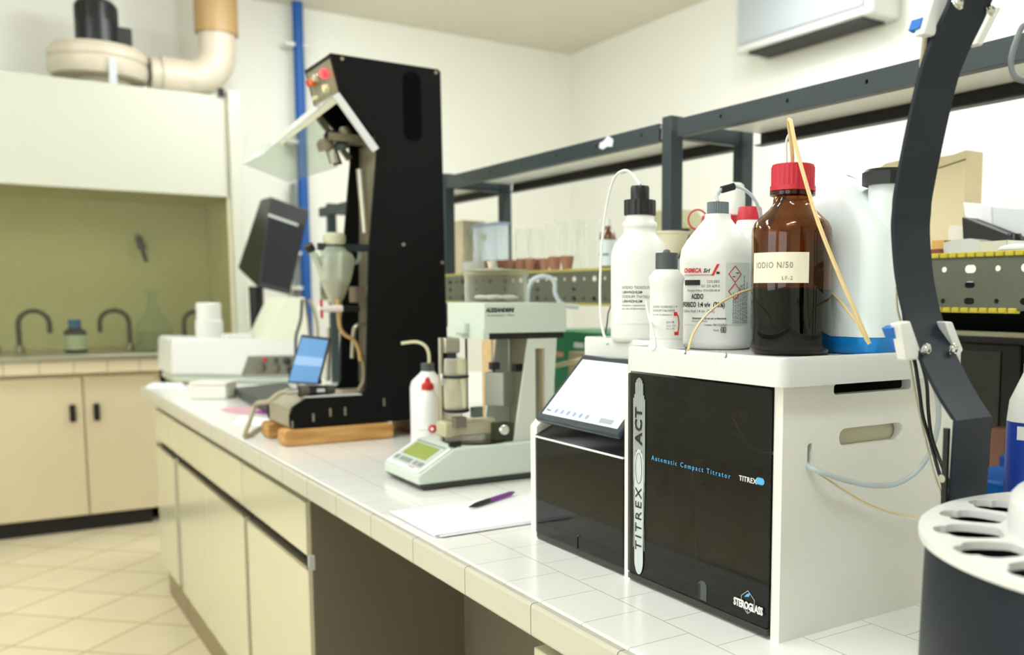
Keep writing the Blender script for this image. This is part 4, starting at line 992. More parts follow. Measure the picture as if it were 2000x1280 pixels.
B().cyl(at(627, 586, Y=2.595), at(629, 622, Y=2.595), .0038).build('stopcock_handle', RED, sk)
B().cyl(s1, at(700, 604, Y=2.62), .008).build('drive_rod', BLACK, t)
B().tube([at(x, y, Y=2.61) for x, y in ((660, 585), (661, 612), (664, 640), (675, 655), (690, 664), (700, 682), (704, 705))], .0055, 10, 5).build('drain_tube', mat('amber_drain', (196, 160, 104), .4), t)
p = at(690, 560, Y=2.66); B().box(p.x, p.x+.06, 2.64, 2.70, p.z-.045, p.z).build('cell_holder', mat('holder_taupe', (120, 108, 92), .5), t, bevel=.003)
B().box(p.x+.03, p.x+.065, 2.60, 2.64, p.z-.045, p.z+.005).build('holder_cap', mat('ivory_cap', (206, 198, 170), .5), t, bevel=.002)
B().tube([at(x, y, Y=2.62) for x, y in ((688, 700), (690, 660), (693, 640), (705, 634), (722, 634))], .006, 10, 4).build('steel_bend', STEEL, t)
B().cyl(at(642, 640, Y=2.70), at(640, 745, Y=2.70), .006).build('guide_rod', STEEL, t)
B().tube([at(x, y, Y=2.62) for x, y in ((706, 690), (711, 720), (710, 745), (700, 765))], .007, 10, 4).build('return_pipe', STEELD, t)

for (ya, yb, lb) in ((2.505, 2.575, 'rounded wooden support block under the near side of the black tower'), (2.68, 2.75, 'wooden support block under the far side of the black tower')):
    k = B().prism([(a, z) for a, z in rrect(.632, .922, BT+.0005, .8935, .012)], 'Y', ya, yb).build('wooden_block', WOOD, bevel=.004); tag(k, lb, 'wood block')
k = B().box(1.0, 1.07, 2.52, 2.74, BT+.0005, .8935).build('wooden_block', WOOD, bevel=.004); tag(k, 'wooden block under the rear of the black tower, hidden behind it', 'wood block')
# handheld terminal, adapter and hose on the deck
t = thing('handheld_terminal', (.72, 2.62, .975), 'slim dark handheld screen with a blue display leaning beside the black tower', 'screen device')
qd = [(588, 654), (645, 661), (621, 752), (561, 748)]
f_ = [at(588, 654, Y=2.600), at(645, 661, Y=2.592), at(621, 752, Y=2.572), at(561, 748, Y=2.582)]
B().hexa(f_, [p+FH*.012 for p in f_]).build('casing', mat('casing_slate', (58, 62, 58), .4), t, bevel=.002)
cen_ = sum(f_, Vector())/4
sf = [cen_+(p-cen_)*s_2-FH*.0006 for p, s_2 in zip(f_, (.9, .9, .93, .93))]
B().hexa(sf, [p+FH*.0004 for p in sf]).build('display', mat('display_blue', (96, 142, 190), .2, emit=.5), t)
b_a, b_b = sf[0]+(sf[3]-sf[0])*.42-FH*.0004, sf[1]+(sf[2]-sf[1])*.42-FH*.0004; b_c, b_d = sf[1]+(sf[2]-sf[1])*.62-FH*.0004, sf[0]+(sf[3]-sf[0])*.62-FH*.0004
B().hexa([b_a, b_b, b_c, b_d], [p+FH*.0003 for p in (b_a, b_b, b_c, b_d)]).build('display_band', mat('display_light', (140, 172, 210), .2, emit=.5), t)
B().hexa([f_[3]+FH*.013, f_[2]+FH*.013, f_[2]+FH*.03, f_[3]+FH*.03], [f_[3]+FH*.013+UZ*.03, f_[2]+FH*.013+UZ*.03, f_[2]+FH*.022+UZ*.03, f_[3]+FH*.022+UZ*.03]).build('stand', BLACK, t)
t = thing('power_adapter', (.74, 2.55, .977), 'black ribbed adapter lying on the tower deck with a silver sticker', 'adapter')
a, b0 = at(583, 765, Y=2.545), at(645, 760, Y=2.545); zc = .9895
B().cyl((a.x, 2.55, zc), (a.x+.022, 2.55, zc), .014).build('collar', BLACK, t); B().cyl((a.x+.022, 2.55, zc), (b0.x-.01, 2.55, zc), .0155, .012).build('barrel', BLACK, t)
for k in range(4): B().cyl((a.x+.004+k*.006, 2.55, zc), (a.x+.007+k*.006, 2.55, zc), .0158).build('rib', GREYP, t)
B().cyl((b0.x-.01, 2.55, zc), (b0.x+.012, 2.55, zc), .014, .011).build('end_knob', mat('knob_brown', (70, 62, 54), .5), t)
B().box(a.x+.045, a.x+.065, 2.5335, 2.536, zc-.004, zc+.005).build('silver_sticker', SLIVER, t)
hz = [(a.x, 2.55, zc), (a.x-.02, 2.55, zc+.001), (a.x-.045, 2.555, zc-.004), (a.x-.07, 2.57, .965)]+[tuple(at(x, y, Z=z)) for x, y, z in ((500, 790, .94), (487, 825, .895), (478, 852, .8575))]+[tuple(at(x, y, Z=.857)) for x, y in ((487, 850), (500, 840), (520, 836))]+[(.70, 2.64, .857), (.80, 2.64, .857)]
o = B().tube(hz, .0062, 12, 6).build('grey_hose', HOSE); tag(o, 'grey ribbed hose looping from the adapter over the bench and under the tower', 'hose')
B().cyl((a.x-.03, 2.552, zc), (a.x-.001, 2.55, zc), .0085).build('hose_connector', CHROME, o)

# ------------------------------------------------------------------ white analyzer, monitor and papers at the far end
O = Vector((.704, 4.661, BT))
def an(x, y, off=0):          # point on the analyzer's front plane
    d = ray(x, y); tt_ = (O-CAM).dot(FH)/d.dot(FH); return CAM+d*tt_+UY*off
t = thing('benchtop_analyzer', (.95, 4.6, BT), 'white benchtop analyzer with a sloping neck and grey knob panel at the far end', 'instrument')
def anpr(px_, depth, off=0): lo = [an(x, y, off) for x, y in px_]; return B().hexa(lo, [p+UY*depth for p in lo])
def anp2(px_, depth, name, m_, off=0, **k): return anpr(px_, depth, off).build(name, m_, t, **k)
anp2([(342, 734), (604, 736), (604, 749), (342, 748)], .36, 'base', mat('base_mint', (202, 214, 198), .45), off=.012, bevel=.008)
anp2([(335, 664), (342, 661), (519, 664), (519, 664), (604, 664), (604, 736), (335, 734)], .38, 'body', WHITE, bevel=.012, seg=3)
anp2([(519, 665), (556, 587), (562, 582), (596, 581), (604, 664), (604, 668)], .34, 'sloped_neck', mat('neck_cream', (226, 228, 206), .4), bevel=.004)
cp = anp2([(471, 733), (484, 696), (584, 694), (590, 733)], .004, 'control_panel', mat('panel_olive', (116, 118, 100), .5), off=-.004)
def kn(x, y, r, m_, nm, h_=.018): B().lathe(an(x, y, -.004), [(r, 0), (r*.9, h_*.8), (r*.7, h_)], 20, -FH).build(nm, m_, cp)
kn(508, 718, .024, GREYP, 'knob'); kn(536, 718, .024, GREYP, 'knob'); kn(517, 703, .010, REDD, 'red_switch', .008); kn(539, 703, .009, BLACK, 'black_switch', .008); kn(560, 706, .018, BLACK, 'socket', .01); kn(566, 722, .016, BLACK, 'socket', .01)
q = an(422, 660, .14)
B().lathe((q.x, q.y, 0), [(.058, q.z-.03), (.058, q.z+.072), (.052, q.z+.078), (.052, q.z+.150), (.046, q.z+.154)], 36).build('sample_lid', WHITE, t)
q2 = an(470, 662, .10); B().box(q2.x-.05, q2.x+.06, q2.y-.05, q2.y+.05, q2.z-.02, q2.z+.018).build('raised_pad', WHITE, t, bevel=.006)
t = thing('tilted_monitor', (.95, 4.75, BT), 'black tilted monitor on a dark stem rising behind the white analyzer', 'monitor')
fq = [(528, 384), (604, 411), (594, 455), (566, 576), (502, 561)]; fD = 4.55
lo = [at(x, y, D=fD) for x, y in fq]; 
bkq = [(509, 389), (585, 405), (575, 440), (545, 560), (464, 524)]; hi = [at(x, y, D=fD+.22) for x, y in bkq]
B().hexa(lo, hi).build('casing', mat('monitor_black', (22, 24, 24), .35), t, bevel=.006)
sl = [(526, 420), (596, 441), (566, 566), (509, 552)]
B().hexa([at(x, y, D=fD-.005) for x, y in sl], [at(x, y, D=fD-.001) for x, y in sl]).build('screen', mat('screen_black', (5, 5, 7), .3, spec=.25), t)
B().hexa([at(x, y, D=fD-.008) for x, y in ((524, 417), (583, 438), (581, 442), (523, 422))], [at(x, y, D=fD) for x, y in ((524, 417), (583, 438), (581, 442), (523, 422))]).build('silver_strip', SLIVER, t)
a = at(500, 560, D=fD+.17); b0 = stand(505, fD+.17, BT+.0005)
B().cyl(a, (a.x, a.y, BT+.01), .035, .03, 16).build('stem', BLACK, t); B().lathe((a.x, a.y, 0), [(.10, BT+.0005), (.10, BT+.01), (.03, BT+.02)], 24).build('foot', BLACK, t)
p = stand(406, 3.55, BT)
def obox(p, w_, d, h_, b=None):
    p = Vector(p); lo = [p-RH*w_/2, p+RH*w_/2, p+RH*w_/2+FH*d, p-RH*w_/2+FH*d]; return (b or B()).hexa(lo, [q+UZ*h_ for q in lo])
t = thing('plastic_box', tuple(p), 'small white lidded plastic box near the far end of the bench', 'box')
p = Vector((p.x, p.y, BT+.0005)); obox(p, .138, .10, .052).build('box_body', mat('milky_box', (232, 232, 218), .35), t, bevel=.005)
obox(p+UZ*.0525-FH*.002, .143, .104, .012).build('lid', MATS['milky_box'], t, bevel=.005)
def flat(name, pts, z, th_, m_, label, cat='paper', **k):
    o = B().hexa([tuple(at(x, y, Z=z)) for x, y in pts], [tuple(at(x, y, Z=z)+UZ*th_) for x, y in pts]).build(name, m_, **k); tag(o, label, cat); return o
flat('folded_paper', [(285, 757), (362, 760), (356, 750), (300, 749)], BT+.0005, .004, PAPER, 'white folded paper at the very corner of the far bench end')
flat('pink_sheet', [(428, 801), (470, 810), (522, 806), (505, 795), (450, 796)], BT+.0005, .0015, PINK, 'pale pink sheet peeking out by the dark tray on the bench')
flat('magenta_sheet', [(498, 806), (540, 812), (560, 806), (530, 798)], BT+.0025, .002, MAGENTA, 'magenta sheet tucked against the dark tray in front of the analyzer')
flat('white_sheet', [(452, 829), (520, 832), (545, 822), (470, 812)], BT+.0005, .0015, PAPER, 'white sheet lying beside the grey hose loop')
t = flat('dark_tray', [(456, 772), (522, 806), (590, 790), (560, 760)], BT+.006, .028, mat('tray_charcoal', (52, 58, 52), .5), 'dark charcoal tray between the white analyzer and the black tower', 'tray', bevel=.004)
o = B().tube([at(x, y, Y=4.0) for x, y in ((590, 585), (588, 620), (583, 640), (578, 660), (578, 700), (580, 735))]+[at(582, 752, Z=BT+.0068)], .006, 8, 5).build('cable', CABLE); tag(o, 'dark cable hanging down the right side of the white analyzer', 'cable')
o = B().tube([at(x, y, Y=3.9) for x, y in ((604, 585), (614, 610), (620, 640), (620, 680), (614, 730))]+[at(612, 752, Z=BT+.0068)], .006, 8, 5).build('cable', HOSE); tag(o, 'grey-green cable hanging between analyzer and black tower', 'cable')
o = B().tube([at(x, y, Y=3.95) for x, y in ((596, 583), (600, 615), (607, 650), (606, 720))]+[at(600, 752, Z=BT+.0058)], .005, 8, 5).build('cable', GREYP); tag(o, 'thin grey cable between the two other cables by the analyzer', 'cable')

# ------------------------------------------------------------------ balance with tall measuring frame
BY0, BY1 = 1.78, 1.965
t = thing('hydrostatic_balance', (.9, 1.87, BT), 'pale green laboratory balance with a tall weighing frame and green display', 'balance')
A_, B_, C_, D2_ = [at(x, y, Y=BY0) for x, y in ((817, 949), (817, 930), (889, 875), (1040, 864))]
zt2 = (C_.z+D2_.z)/2; XE = 1.13
BY1 = at(750, 904, X=B_.x).y
ol = [(A_.x, A_.z), (B_.x, B_.z), (C_.x, zt2), (XE, zt2), (XE, A_.z)]
B().prism(ol, 'Y', BY0, BY1).build('base_shell', BALW, t, bevel=.004, seg=3)
B().prism([(A_.x+.002, A_.z), (XE-.005, A_.z), (XE-.01, BT+.003), (A_.x+.012, BT+.003)], 'Y', BY0+.002, BY1-.004).build('base_skirt', mat('skirt_charcoal', (52, 54, 46), .5), t)
for x in (A_.x+.05, XE-.05):
    for y in (BY0+.025, BY1-.025): B().cyl((x, y, BT+.0005), (x, y, BT+.004), .014).build('foot', BLACK, t)
e = (Vector((C_.x, 0, zt2))-Vector((B_.x, 0, B_.z))); Ls = e.length; e.normalize(); nn = Vector((-e.z, 0, e.x)); W_ = BY1-BY0
o0 = Vector((B_.x, BY1, B_.z))
pnl = B().box(.004, Ls-.006, .006, W_-.006, .0005, .003).frame(e, -UY, nn, o0).build('display_panel', BALTOP, t, bevel=.001)
B().box(Ls*.14, Ls*.92, W_*.08, W_*.92, .003, .0036).frame(e, -UY, nn, o0).build('panel_overlay', mat('overlay_grey', (188, 196, 190), .4), pnl)
B().box(Ls*.40, Ls*.82, W_*.16, W_*.80, .0037, .0046).frame(e, -UY, nn, o0).build('lcd', LCD, pnl)
B().box(Ls*.86, Ls*.91, W_*.12, W_*.88, .0037, .0042).frame(e, -UY, nn, o0).build('overlay_bar', mat('bar_grey', (140, 146, 142), .4), pnl)
for k, (a, b_) in enumerate(((.10, .20), (.26, .56), (.64, .72), (.76, .88))): B().box(Ls*.20, Ls*.32, W_*a, W_*b_, .0037, .005).frame(e, -UY, nn, o0).build('key', mat('key_grey', (130, 142, 138), .5), pnl, bevel=.0005)
B().box(Ls*.10, Ls*.14, W_*.62, W_*.78, .0033, .0037).frame(e, -UY, nn, o0).build('red_mark', mat('mark_rose', (222, 150, 142), .5), pnl)
# upright and head
yl0, yl1 = 1.80, 1.95
q1, q2, q3, q4 = [at(x, y, Y=yl0) for x, y in ((1031, 660), (1086, 655), (1066, 862), (1003, 862))]
zc_ = (q1.z+q4.z)/2; xc_ = (q1.x+q4.x+q2.x+q3.x)/4
h0_, h1_ = at(1044, 681, Y=yl0), at(1063, 812, Y=yl0)
out_ = [(q4.x-xc_, zt2-zc_), (q3.x-xc_+.012, zt2-zc_), (q2.x-xc_, 1.150-zc_), (q1.x-xc_, 1.150-zc_)]
sheet('upright', out_, [[(h0_.x-xc_, h1_.z-zc_-.03), (h0_.x-xc_+.024, h1_.z-zc_-.03), (h0_.x-xc_+.024, h0_.z-zc_), (h0_.x-xc_, h0_.z-zc_)]], .006, (xc_, yl0, zc_), UX, UZ, mat('upright_grey', (206, 210, 198), .4), t)
sheet('upright', out_, [], .006, (xc_, yl1, zc_), UX, UZ, MATS['upright_grey'], t)
B().box(q1.x+.03, q1.x+.036, yl0+.004, yl1-.004, zt2, 1.148).build('upright_web', mat('web_taupe', (140, 136, 112), .4, metal=.3), t)
f0 = at(943, 592, Y=yl0); YH = at(873, 592, X=f0.x).y; z0h, z1h = 1.162, 1.2265; xr = at(1105, 592, Y=yl0).x
B().box(f0.x, xr, yl0-.004, YH, z0h+.001, z1h).build('head_box', BALW, t, bevel=.0025)
B().box(f0.x-.001, f0.x+.012, yl0-.003, YH, z0h-.012, z0h+.01).build('head_lip', BALW, t)
B().box(f0.x+.008, xr-.006, yl0+.0, YH-.01, z0h-.012, z0h).build('head_underside', BLACK, t)
p = at(908, 642, X=f0.x); B().box(f0.x-.014, f0.x, p.y-.022, p.y+.022, p.z-.012, p.z+.012).build('head_latch', BALW, t, bevel=.003)
p = at(990, 612, Y=yl0-.005)
ps = at(949, 610, Y=yl0-.0045); pe = at(1005, 606, Y=yl0-.0045)
text('lettering', 'ALESSANDRINI', .0125, (ps.x, yl0-.0045, ps.z), UX, UZ, INK, t, fit=pe.x-ps.x, bold=.0006, shear=.25)
ps = at(951, 618, Y=yl0-.0045); pe = at(1005, 618, Y=yl0-.0045)
text('lettering', 'Strumentazione - Milano', .006, (ps.x, yl0-.0045, ps.z), UX, UZ, INKG, t, fit=pe.x-ps.x, shear=.2)
# glass dish on top
dc = at(971, 592, Y=1.88); zg = z1h+.0005
B().lathe((dc.x, 1.885, 0), [(.066, zg), (.068, zg+.004), (.068, zg+.055), (.070, zg+.058), (.070, zg+.066)], 40, cap=False).build('glass_dish', thin_glass('dish_glass', (244, 245, 236), .94), t)
B().lathe((dc.x, 1.885, 0), [(.0715, zg+.0662), (.0715, zg+.071), (.02, zg+.073), (.01, zg+.074)], 40).build('dish_lid', thin_glass('lid_glass', (210, 210, 186), .6), t)
B().cyl((dc.x-.012, 1.885, zg+.0735), (dc.x-.012, 1.885, zg+.088), .005, .008, 14).build('lid_knob', mat('knob_pale', (226, 214, 200), .4), t)
for k, (a, b_, r) in enumerate(((-.02, -.02, .011), (0, -.03, .008), (.018, -.025, .012), (.035, -.01, .009), (-.035, 0, .01), (.0, 0, .012))): B().sphere((dc.x+a, 1.885+b_, zg+.011), r, 12, (1.6, 1.2, .5)).build('dish_sample', PAPER, t)
# cell, rings, tilting plates under the head
cxx = at(890, 750, Y=1.86); zl = lambda y: at(900, y, Y=1.86).z
B().box(cxx.x-.018, cxx.x+.016, 1.87, 1.90, zl(690), z0h-.01).build('hanger_column', STEEL, t, bevel=.003)
B().cyl((cxx.x-.02, 1.89, zt2), (cxx.x-.02, 1.89, z0h-.01), .005).build('hanger_rod', STEEL, t)
B().lathe((cxx.x, 1.86, 0), [(.0235, zl(805)), (.0235, zl(702)), (.021, zl(700))], 30).build('measuring_cell', thin_glass('cell_glass', (236, 234, 214), .68), t)
for y in (735, 801): B().lathe((cxx.x, 1.86, 0), [(.0275, zl(y)-.003), (.0275, zl(y)+.003)], 30).build('cell_ring', BLACK, t)
B().box(cxx.x-.035, cxx.x-.028, 1.855, 1.865, zl(752), zl(728)).build('chrome_pin', CHROME, t, bevel=.002)
B().cyl((cxx.x+.03, 1.87, zl(802)), (cxx.x+.03, 1.87, z0h-.012), .0026).build('hanger_rod', BLACK, t)
B().box(cxx.x-.014, cxx.x+.010, 1.83, 1.852, zl(832), zl(812)).build('cell_window', GREYP, t)
B().box(cxx.x-.03, cxx.x+.09, 1.85, 1.90, zt2+.012, zl(822)).build('cell_base', mat('clear_base', (212, 204, 170), .2, alpha=.75), t, bevel=.004)
B().box(cxx.x+.028, cxx.x+.05, 1.835, 1.85, zl(815), zl(795)).build('small_gauge', mat('gauge', (84, 94, 90), .3), t)
B().lathe((.865, 1.86, 0), [(.070, zt2+.0005), (.072, zt2+.004), (.066, zt2+.0045), (.01, zt2+.003)], 44).build('weighing_pan', mat('pan_dark', (70, 66, 48), .2, metal=.8), t)
pl = at(886, 858, Y=1.80); B().box(pl.x-.012, pl.x+.012, 1.79, 1.80, zt2+.002, zt2+.013).cyl((pl.x, 1.795, zt2-.004), (pl.x, 1.795, zt2+.004), .004).build('pan_clamp', BLACK, t)
pc = at(985, 840, Y=1.80); B().lathe(pc, [(.0105, 0), (.0105, .002), (.009, .003)], 24, Vector((-.4, -.9, .1))).build('mirror_disc', CHROME, t)
B().box(pc.x-.012, pc.x+.025, 1.805, 1.84, zt2, pc.z+.012).build('mirror_block', mat('block_olive', (56, 58, 42), .5), t)
b0 = at(950, 728, Y=1.86); b1 = at(1010, 790, Y=1.86); bm = at(983, 728, Y=1.84)
B().hexa([(b0.x, 1.87, b1.z), (bm.x, 1.84, b1.z), (b1.x, 1.87, b1.z), (bm.x, 1.90, b1.z)], [(b0.x, 1.87, b0.z), (bm.x, 1.84, b0.z), (b1.x, 1.87, b0.z), (bm.x, 1.90, b0.z)]).build('grey_weight', mat('weight_grey', (164, 170, 158), .35, metal=.2), t, bevel=.002)
for (x, y) in ((965, 715), (1010, 718)):
    k = at(x, y, Y=1.86); B().box(k.x-.009, k.x+.009, 1.85, 1.868, k.z-.008, k.z+.008).cyl((k.x, 1.86, k.z-.008), (k.x, 1.86, b0.z-.001), .003).build('thumb_screw', BLACK, t)
B().cyl((b0.x+.02, 1.872, b0.z), (b0.x+.02, 1.872, z0h-.012), .0018).cyl((b1.x-.012, 1.872, b0.z), (b1.x-.012, 1.872, z0h-.012), .0018).build('hanger_wire', STEEL, t)
# cardboard boxes and green crate behind
t = thing('cardboard_box', (1.2, 2.2, BT), 'tan cardboard box with creased sides standing behind the weighing frame', 'box')
b0, b1 = at(968, 655, Y=2.06), at(1046, 800, Y=2.06)
bl = B().hexa([(b0.x, 2.06, BT+.0005), (b1.x+.02, 2.00, BT+.0005), (b1.x+.04, 2.16, BT+.0005), (b0.x+.03, 2.2, BT+.0005)], [(b0.x, 2.06, b0.z+.01), (b1.x+.02, 2.00, b0.z+.01), (b1.x+.04, 2.16, b0.z+.01), (b0.x+.03, 2.2, b0.z+.01)]).build('box_body', CARD, t)
B().hexa([(b0.x-.03, 2.04, b0.z-.13), (b0.x+.05, 2.03, b0.z-.15), (b0.x+.05, 2.035, b0.z-.155), (b0.x-.03, 2.045, b0.z-.135)], [(b0.x, 2.05, b0.z+.01), (b0.x+.08, 2.025, b0.z+.01), (b0.x+.08, 2.03, b0.z+.006), (b0.x, 2.055, b0.z+.006)]).build('flap', CARD, t)
g0, g1 = at(1078, 645, X=1.62), at(1143, 770, X=1.62)
t = thing('green_crate', (1.7, (g0.y+g1.y)/2, BT), 'bright green plastic crate with paper stickers behind the balance', 'crate')
B().box(1.62, 1.9, g1.y-.10, g0.y+.12, BT+.0005, g0.z).build('crate_body', GREEN, t, bevel=.004)
B().box(1.612, 1.62, g1.y-.10, g0.y+.12, g0.z-.02, g0.z).build('crate_rim', GREEN, t)
for (x0, y0, x1, y1, m_) in ((1121, 669, 1140, 681, LABELW), (1086, 687, 1100, 698, TERRB)):
    a, b_ = at(x0, y0, X=1.618), at(x1, y1, X=1.618); B().box(1.6175, 1.6198, b_.y, a.y, b_.z, a.z).build('sticker', m_, t)
a, b_ = at(1110, 687, X=1.52), at(1150, 780, X=1.52)
t = B().box(1.52, 1.60, b_.y-.1, a.y, BT+.0005, a.z).build('taupe_box', mat('taupe_card', (150, 140, 104), .6), bevel=.003); tag(t, 'taupe box standing in front of the green crate', 'box')
o = B().tube([at(x, y, X=X) for x, y, X in ((1082, 715, 1.2), (1100, 711, 1.2), (1125, 705, 1.2), (1150, 700, 1.2), (1190, 700, 1.2))], .006, 8, 5).build('cream_hose', TUBEC); tag(o, 'cream hose running level between the balance and the touch screen unit', 'hose')
o = B().tube([at(x, y, D=2.3) for x, y in ((1030, 592), (1032, 565), (1042, 547), (1060, 540), (1078, 545), (1084, 556), (1084, 570), (1090, 585), (1102, 596), (1130, 600))], .006, 10, 5).build('clear_hose', TUBEB); tag(o, 'clear hose arching over the balance head beside the glass dish', 'hose')

# ------------------------------------------------------------------ bottles beside the tower
p = stand(838, 2.43, BT); c = (p.x, p.y); z0 = BT+.0005
t = thing('wash_bottle', (c[0], c[1], z0), 'milky wash bottle with a grey cap and a bent spout beside the black tower', 'bottle')
zf = lambda y: at(838, y, D=2.43).z
B().lathe((c[0], c[1], 0), [(.040, z0), (.0445, z0+.004), (.0445, zf(755)), (.040, zf(743)), (.020, zf(728)), (.016, zf(724))], 32).build('bottle_body', HDPE, t)
B().ridged(c, .0165, zf(724), zf(708), 16, .001).build('grey_cap', GREYCAP2, t)
B().tube([at(x, y, D=2.41) for x, y in ((838, 712), (838, 695), (834, 681), (825, 672), (810, 668), (784, 671))], .0038, 10, 5).build('spout', mat('spout_ivory', (216, 212, 176), .35), t)
p = stand(838, 2.30, BT); c = (p.x, p.y); zf = lambda y: at(838, y, D=2.30).z
t = thing('dropper_bottle', (c[0], c[1], z0), 'small milky bottle with a pointed red cap in front of the wash bottle', 'bottle')
B().lathe((c[0], c[1], 0), [(.026, z0), (.0295, z0+.004), (.0295, zf(800)), (.026, zf(778)), (.015, zf(763)), (.012, zf(760))], 28).build('bottle_body', HDPE, t)
B().lathe((c[0], c[1], 0), [(.0148, zf(760)), (.0148, zf(750)), (.007, zf(745)), (.005, zf(738)), (.002, zf(736))], 24).build('red_cap', REDD, t)
p = stand(880, 2.50, BT); c = (p.x, p.y); zf = lambda y: at(878, y, D=2.50).z
t = thing('milky_bottle', (c[0], c[1], z0), 'second milky bottle right of the wash bottle, partly behind the balance column', 'bottle')
B().lathe((c[0], c[1], 0), [(.029, z0), (.032, z0+.004), (.032, zf(760)), (.028, zf(742)), (.016, zf(730))], 28).build('bottle_body', HDPE, t)
B().ridged(c, .0165, zf(730), zf(713), 16, .001).build('grey_cap', GREYCAP2, t)
t = thing('glass_stopcock', tuple(at(845, 838, D=2.14)), 'small stopcock with a red ring lying in front of the milky bottles', 'stopcock')
pts = [at(x, y, D=2.14) for x, y in ((816, 840), (845, 838), (875, 836))]
B().tube(pts, .0035, 10, 2).build('glass_stem', TUBE, t)
q = at(845, 838, D=2.13); B().lathe(q+FH*.003, [(.0095, 0), (.0095, .006), (.0055, .007)], 22, -FH).build('red_ring', REDD, t); B().lathe(q-FH*.004, [(.004, 0), (.0035, .003)], 14, -FH).build('white_plug', PAPER, t)
o = B().tube([at(x, y, D=2.02) for x, y in ((897, 742), (888, 762), (874, 782), (864, 800), (866, 815), (870, 832), (885, 836), (895, 832))], .0036, 10, 5).build('yellow_tube', mat('yellow_tube', (208, 198, 130), .35)); tag(o, 'yellowed tube bending down from the glass measuring cell', 'tube')

# ------------------------------------------------------------------ paper pad and pen
t = thing('paper_stack', (.735, 1.52, BT), 'stack of blank white paper sheets lying in front of the balance', 'paper')
random.seed(3)
for k in range(3):
    dxk, dyk = (.0, .004, -.003)[k], (0, -.003, .002)[k]
    a = radians((-.5, .8, 0)[k]); cx3, cy3 = .737+dxk, 1.519+dyk; hw, hh = .1485, .103
    P4 = [(cx3+x*cos(a)-y*sin(a), cy3+x*sin(a)+y*cos(a)) for x, y in ((-hw, -hh), (hw, -hh), (hw, hh), (-hw, hh))]
    B().prism(P4, 'Z', BT+.0006+k*.0017, BT+.0021+k*.0017).build('sheet', PAPER, t)
zp = BT+.0006+3*.0017+.0052
a, b_ = at(916, 991, Z=zp), at(1004, 962, Z=zp)
t = thing('pen', tuple((a+b_)/2), 'purple and black ballpoint pen lying on the white paper', 'pen')
ax_ = (b_-a); Lp = ax_.length; ax_.normalize()
B().lathe(a, [(.0008, 0), (.0016, .004), (.004, .018), (.0048, .03), (.0048, Lp*.42)], 20, ax_).build('grip', BLACK, t)
B().lathe(a+ax_*Lp*.42, [(.0046, 0), (.0046, Lp*.45), (.0036, Lp*.53)], 20, ax_).build('barrel', PURPLE, t)
B().lathe(a+ax_*Lp*.945, [(.003, 0), (.0018, Lp*.055)], 16, ax_).build('tip_cap', BLACK, t)

# ------------------------------------------------------------------ things on the lower shelf
ZS = Zt+.0035
def on_shelf(x, X): p = at(x, 530, X=X); return (X, p.y)
pots = [(956, 16), (980, 15), (993, 13), (1004, 14), (1019, 19), (1036, 16), (1050, 15), (1064, 18), (1084, 26), (1108, 24)]
dist = ['leftmost, mostly hidden by the dish lid', 'second from the left', 'third from the left', 'fourth from the left', 'fifth from the left', 'sixth from the left, beside a darker one', 'the dark one, seventh from the left', 'eighth from the left', 'the widest, second from the right', 'rightmost and nearest']
first = None
for k, (x, w_) in enumerate(pots):
    Xp = 1.335+(.035 if k in (3, 6, 7) else 0); c = on_shelf(x, Xp)
    lab = 'terracotta crucible on the shelf edge, '+dist[k]
    if first is None:
        first = t = thing('terracotta_crucible', (c[0], c[1], ZS), lab, 'crucible', 'terracotta crucibles on the perforated shelf')
        B().lathe((c[0], c[1], 0), [(.013, ZS), (.0185, ZS+.036), (.019, ZS+.040), (.0165, ZS+.040), (.0155, ZS+.034), (.011, ZS+.004), (.002, ZS+.004)], 24).build('pot_body', TERRA, t)
    else:
        t = dup(first, (c[0], c[1], ZS), lab)
    s0 = w_/17.0; s0 = min(1.0, max(.85, s0*.8)); t.scale = (s0, s0, 1)
cyls = [(998, 456, 1.47, .021, 'short clear glass cylinder nearest the left post'), (1022, 447, 1.44, .024, 'clear glass cylinder, second from the left on the shelf'), (1048, 447, 1.40, .026, 'clear glass cylinder, third from the left, above the middle crucibles'), (1078, 434, 1.46, .024, 'tall clear glass cylinder, fourth from the left'), (1104, 432, 1.42, .027, 'tall clear glass cylinder, fifth from the left'), (1130, 430, 1.47, .026, 'tall clear glass cylinder, sixth from the left'), (1152, 432, 1.40, .027, 'tall clear glass cylinder next to the small amber bottle')]
for (x, y, X, r, lab) in cyls:
    c = on_shelf(x, X); ztp = at(x, y, X=X).z
    t = thing('glass_cylinder', (c[0], c[1], ZS), lab, 'glass cylinder', 'glass cylinders on the perforated shelf')
    B().lathe((c[0], c[1], 0), [(r*.96, ZS+.002), (r, ZS+.006), (r, ztp-.004), (r*1.1, ztp)], 24, cap=False).build('glass_wall', GLASS, t)
    B().lathe((c[0], c[1], 0), [(r*1.1, ZS), (r*1.1, ZS+.003), (r*.9, ZS+.005)], 24).build('glass_foot', GLASS, t)
for (x, y, X, lab) in ((919, 452, 1.41, 'glass flask with a cloudy stopper, left of the shelf post'), (944, 462, 1.385, 'short glass beaker in front of the blue-lidded tub')):
    c = on_shelf(x, X); ztp = at(x, y, X=X).z; H_ = ztp-ZS
    t = thing('glass_flask', (c[0], c[1], ZS), lab, 'flask')
    B().lathe((c[0], c[1], 0), [(.026, ZS), (.028, ZS+.004), (.027, ZS+H_*.45), (.014, ZS+H_*.65), (.010, ZS+H_*.85), (.013, ztp)], 24, cap=False).build('flask_body', GLASS, t)
    B().lathe((c[0], c[1], 0), [(.0115, ztp-.012), (.014, ztp+.006), (.008, ztp+.008)], 16).build('stopper', mat('cloudy_stopper', (190, 196, 176), .4), t)
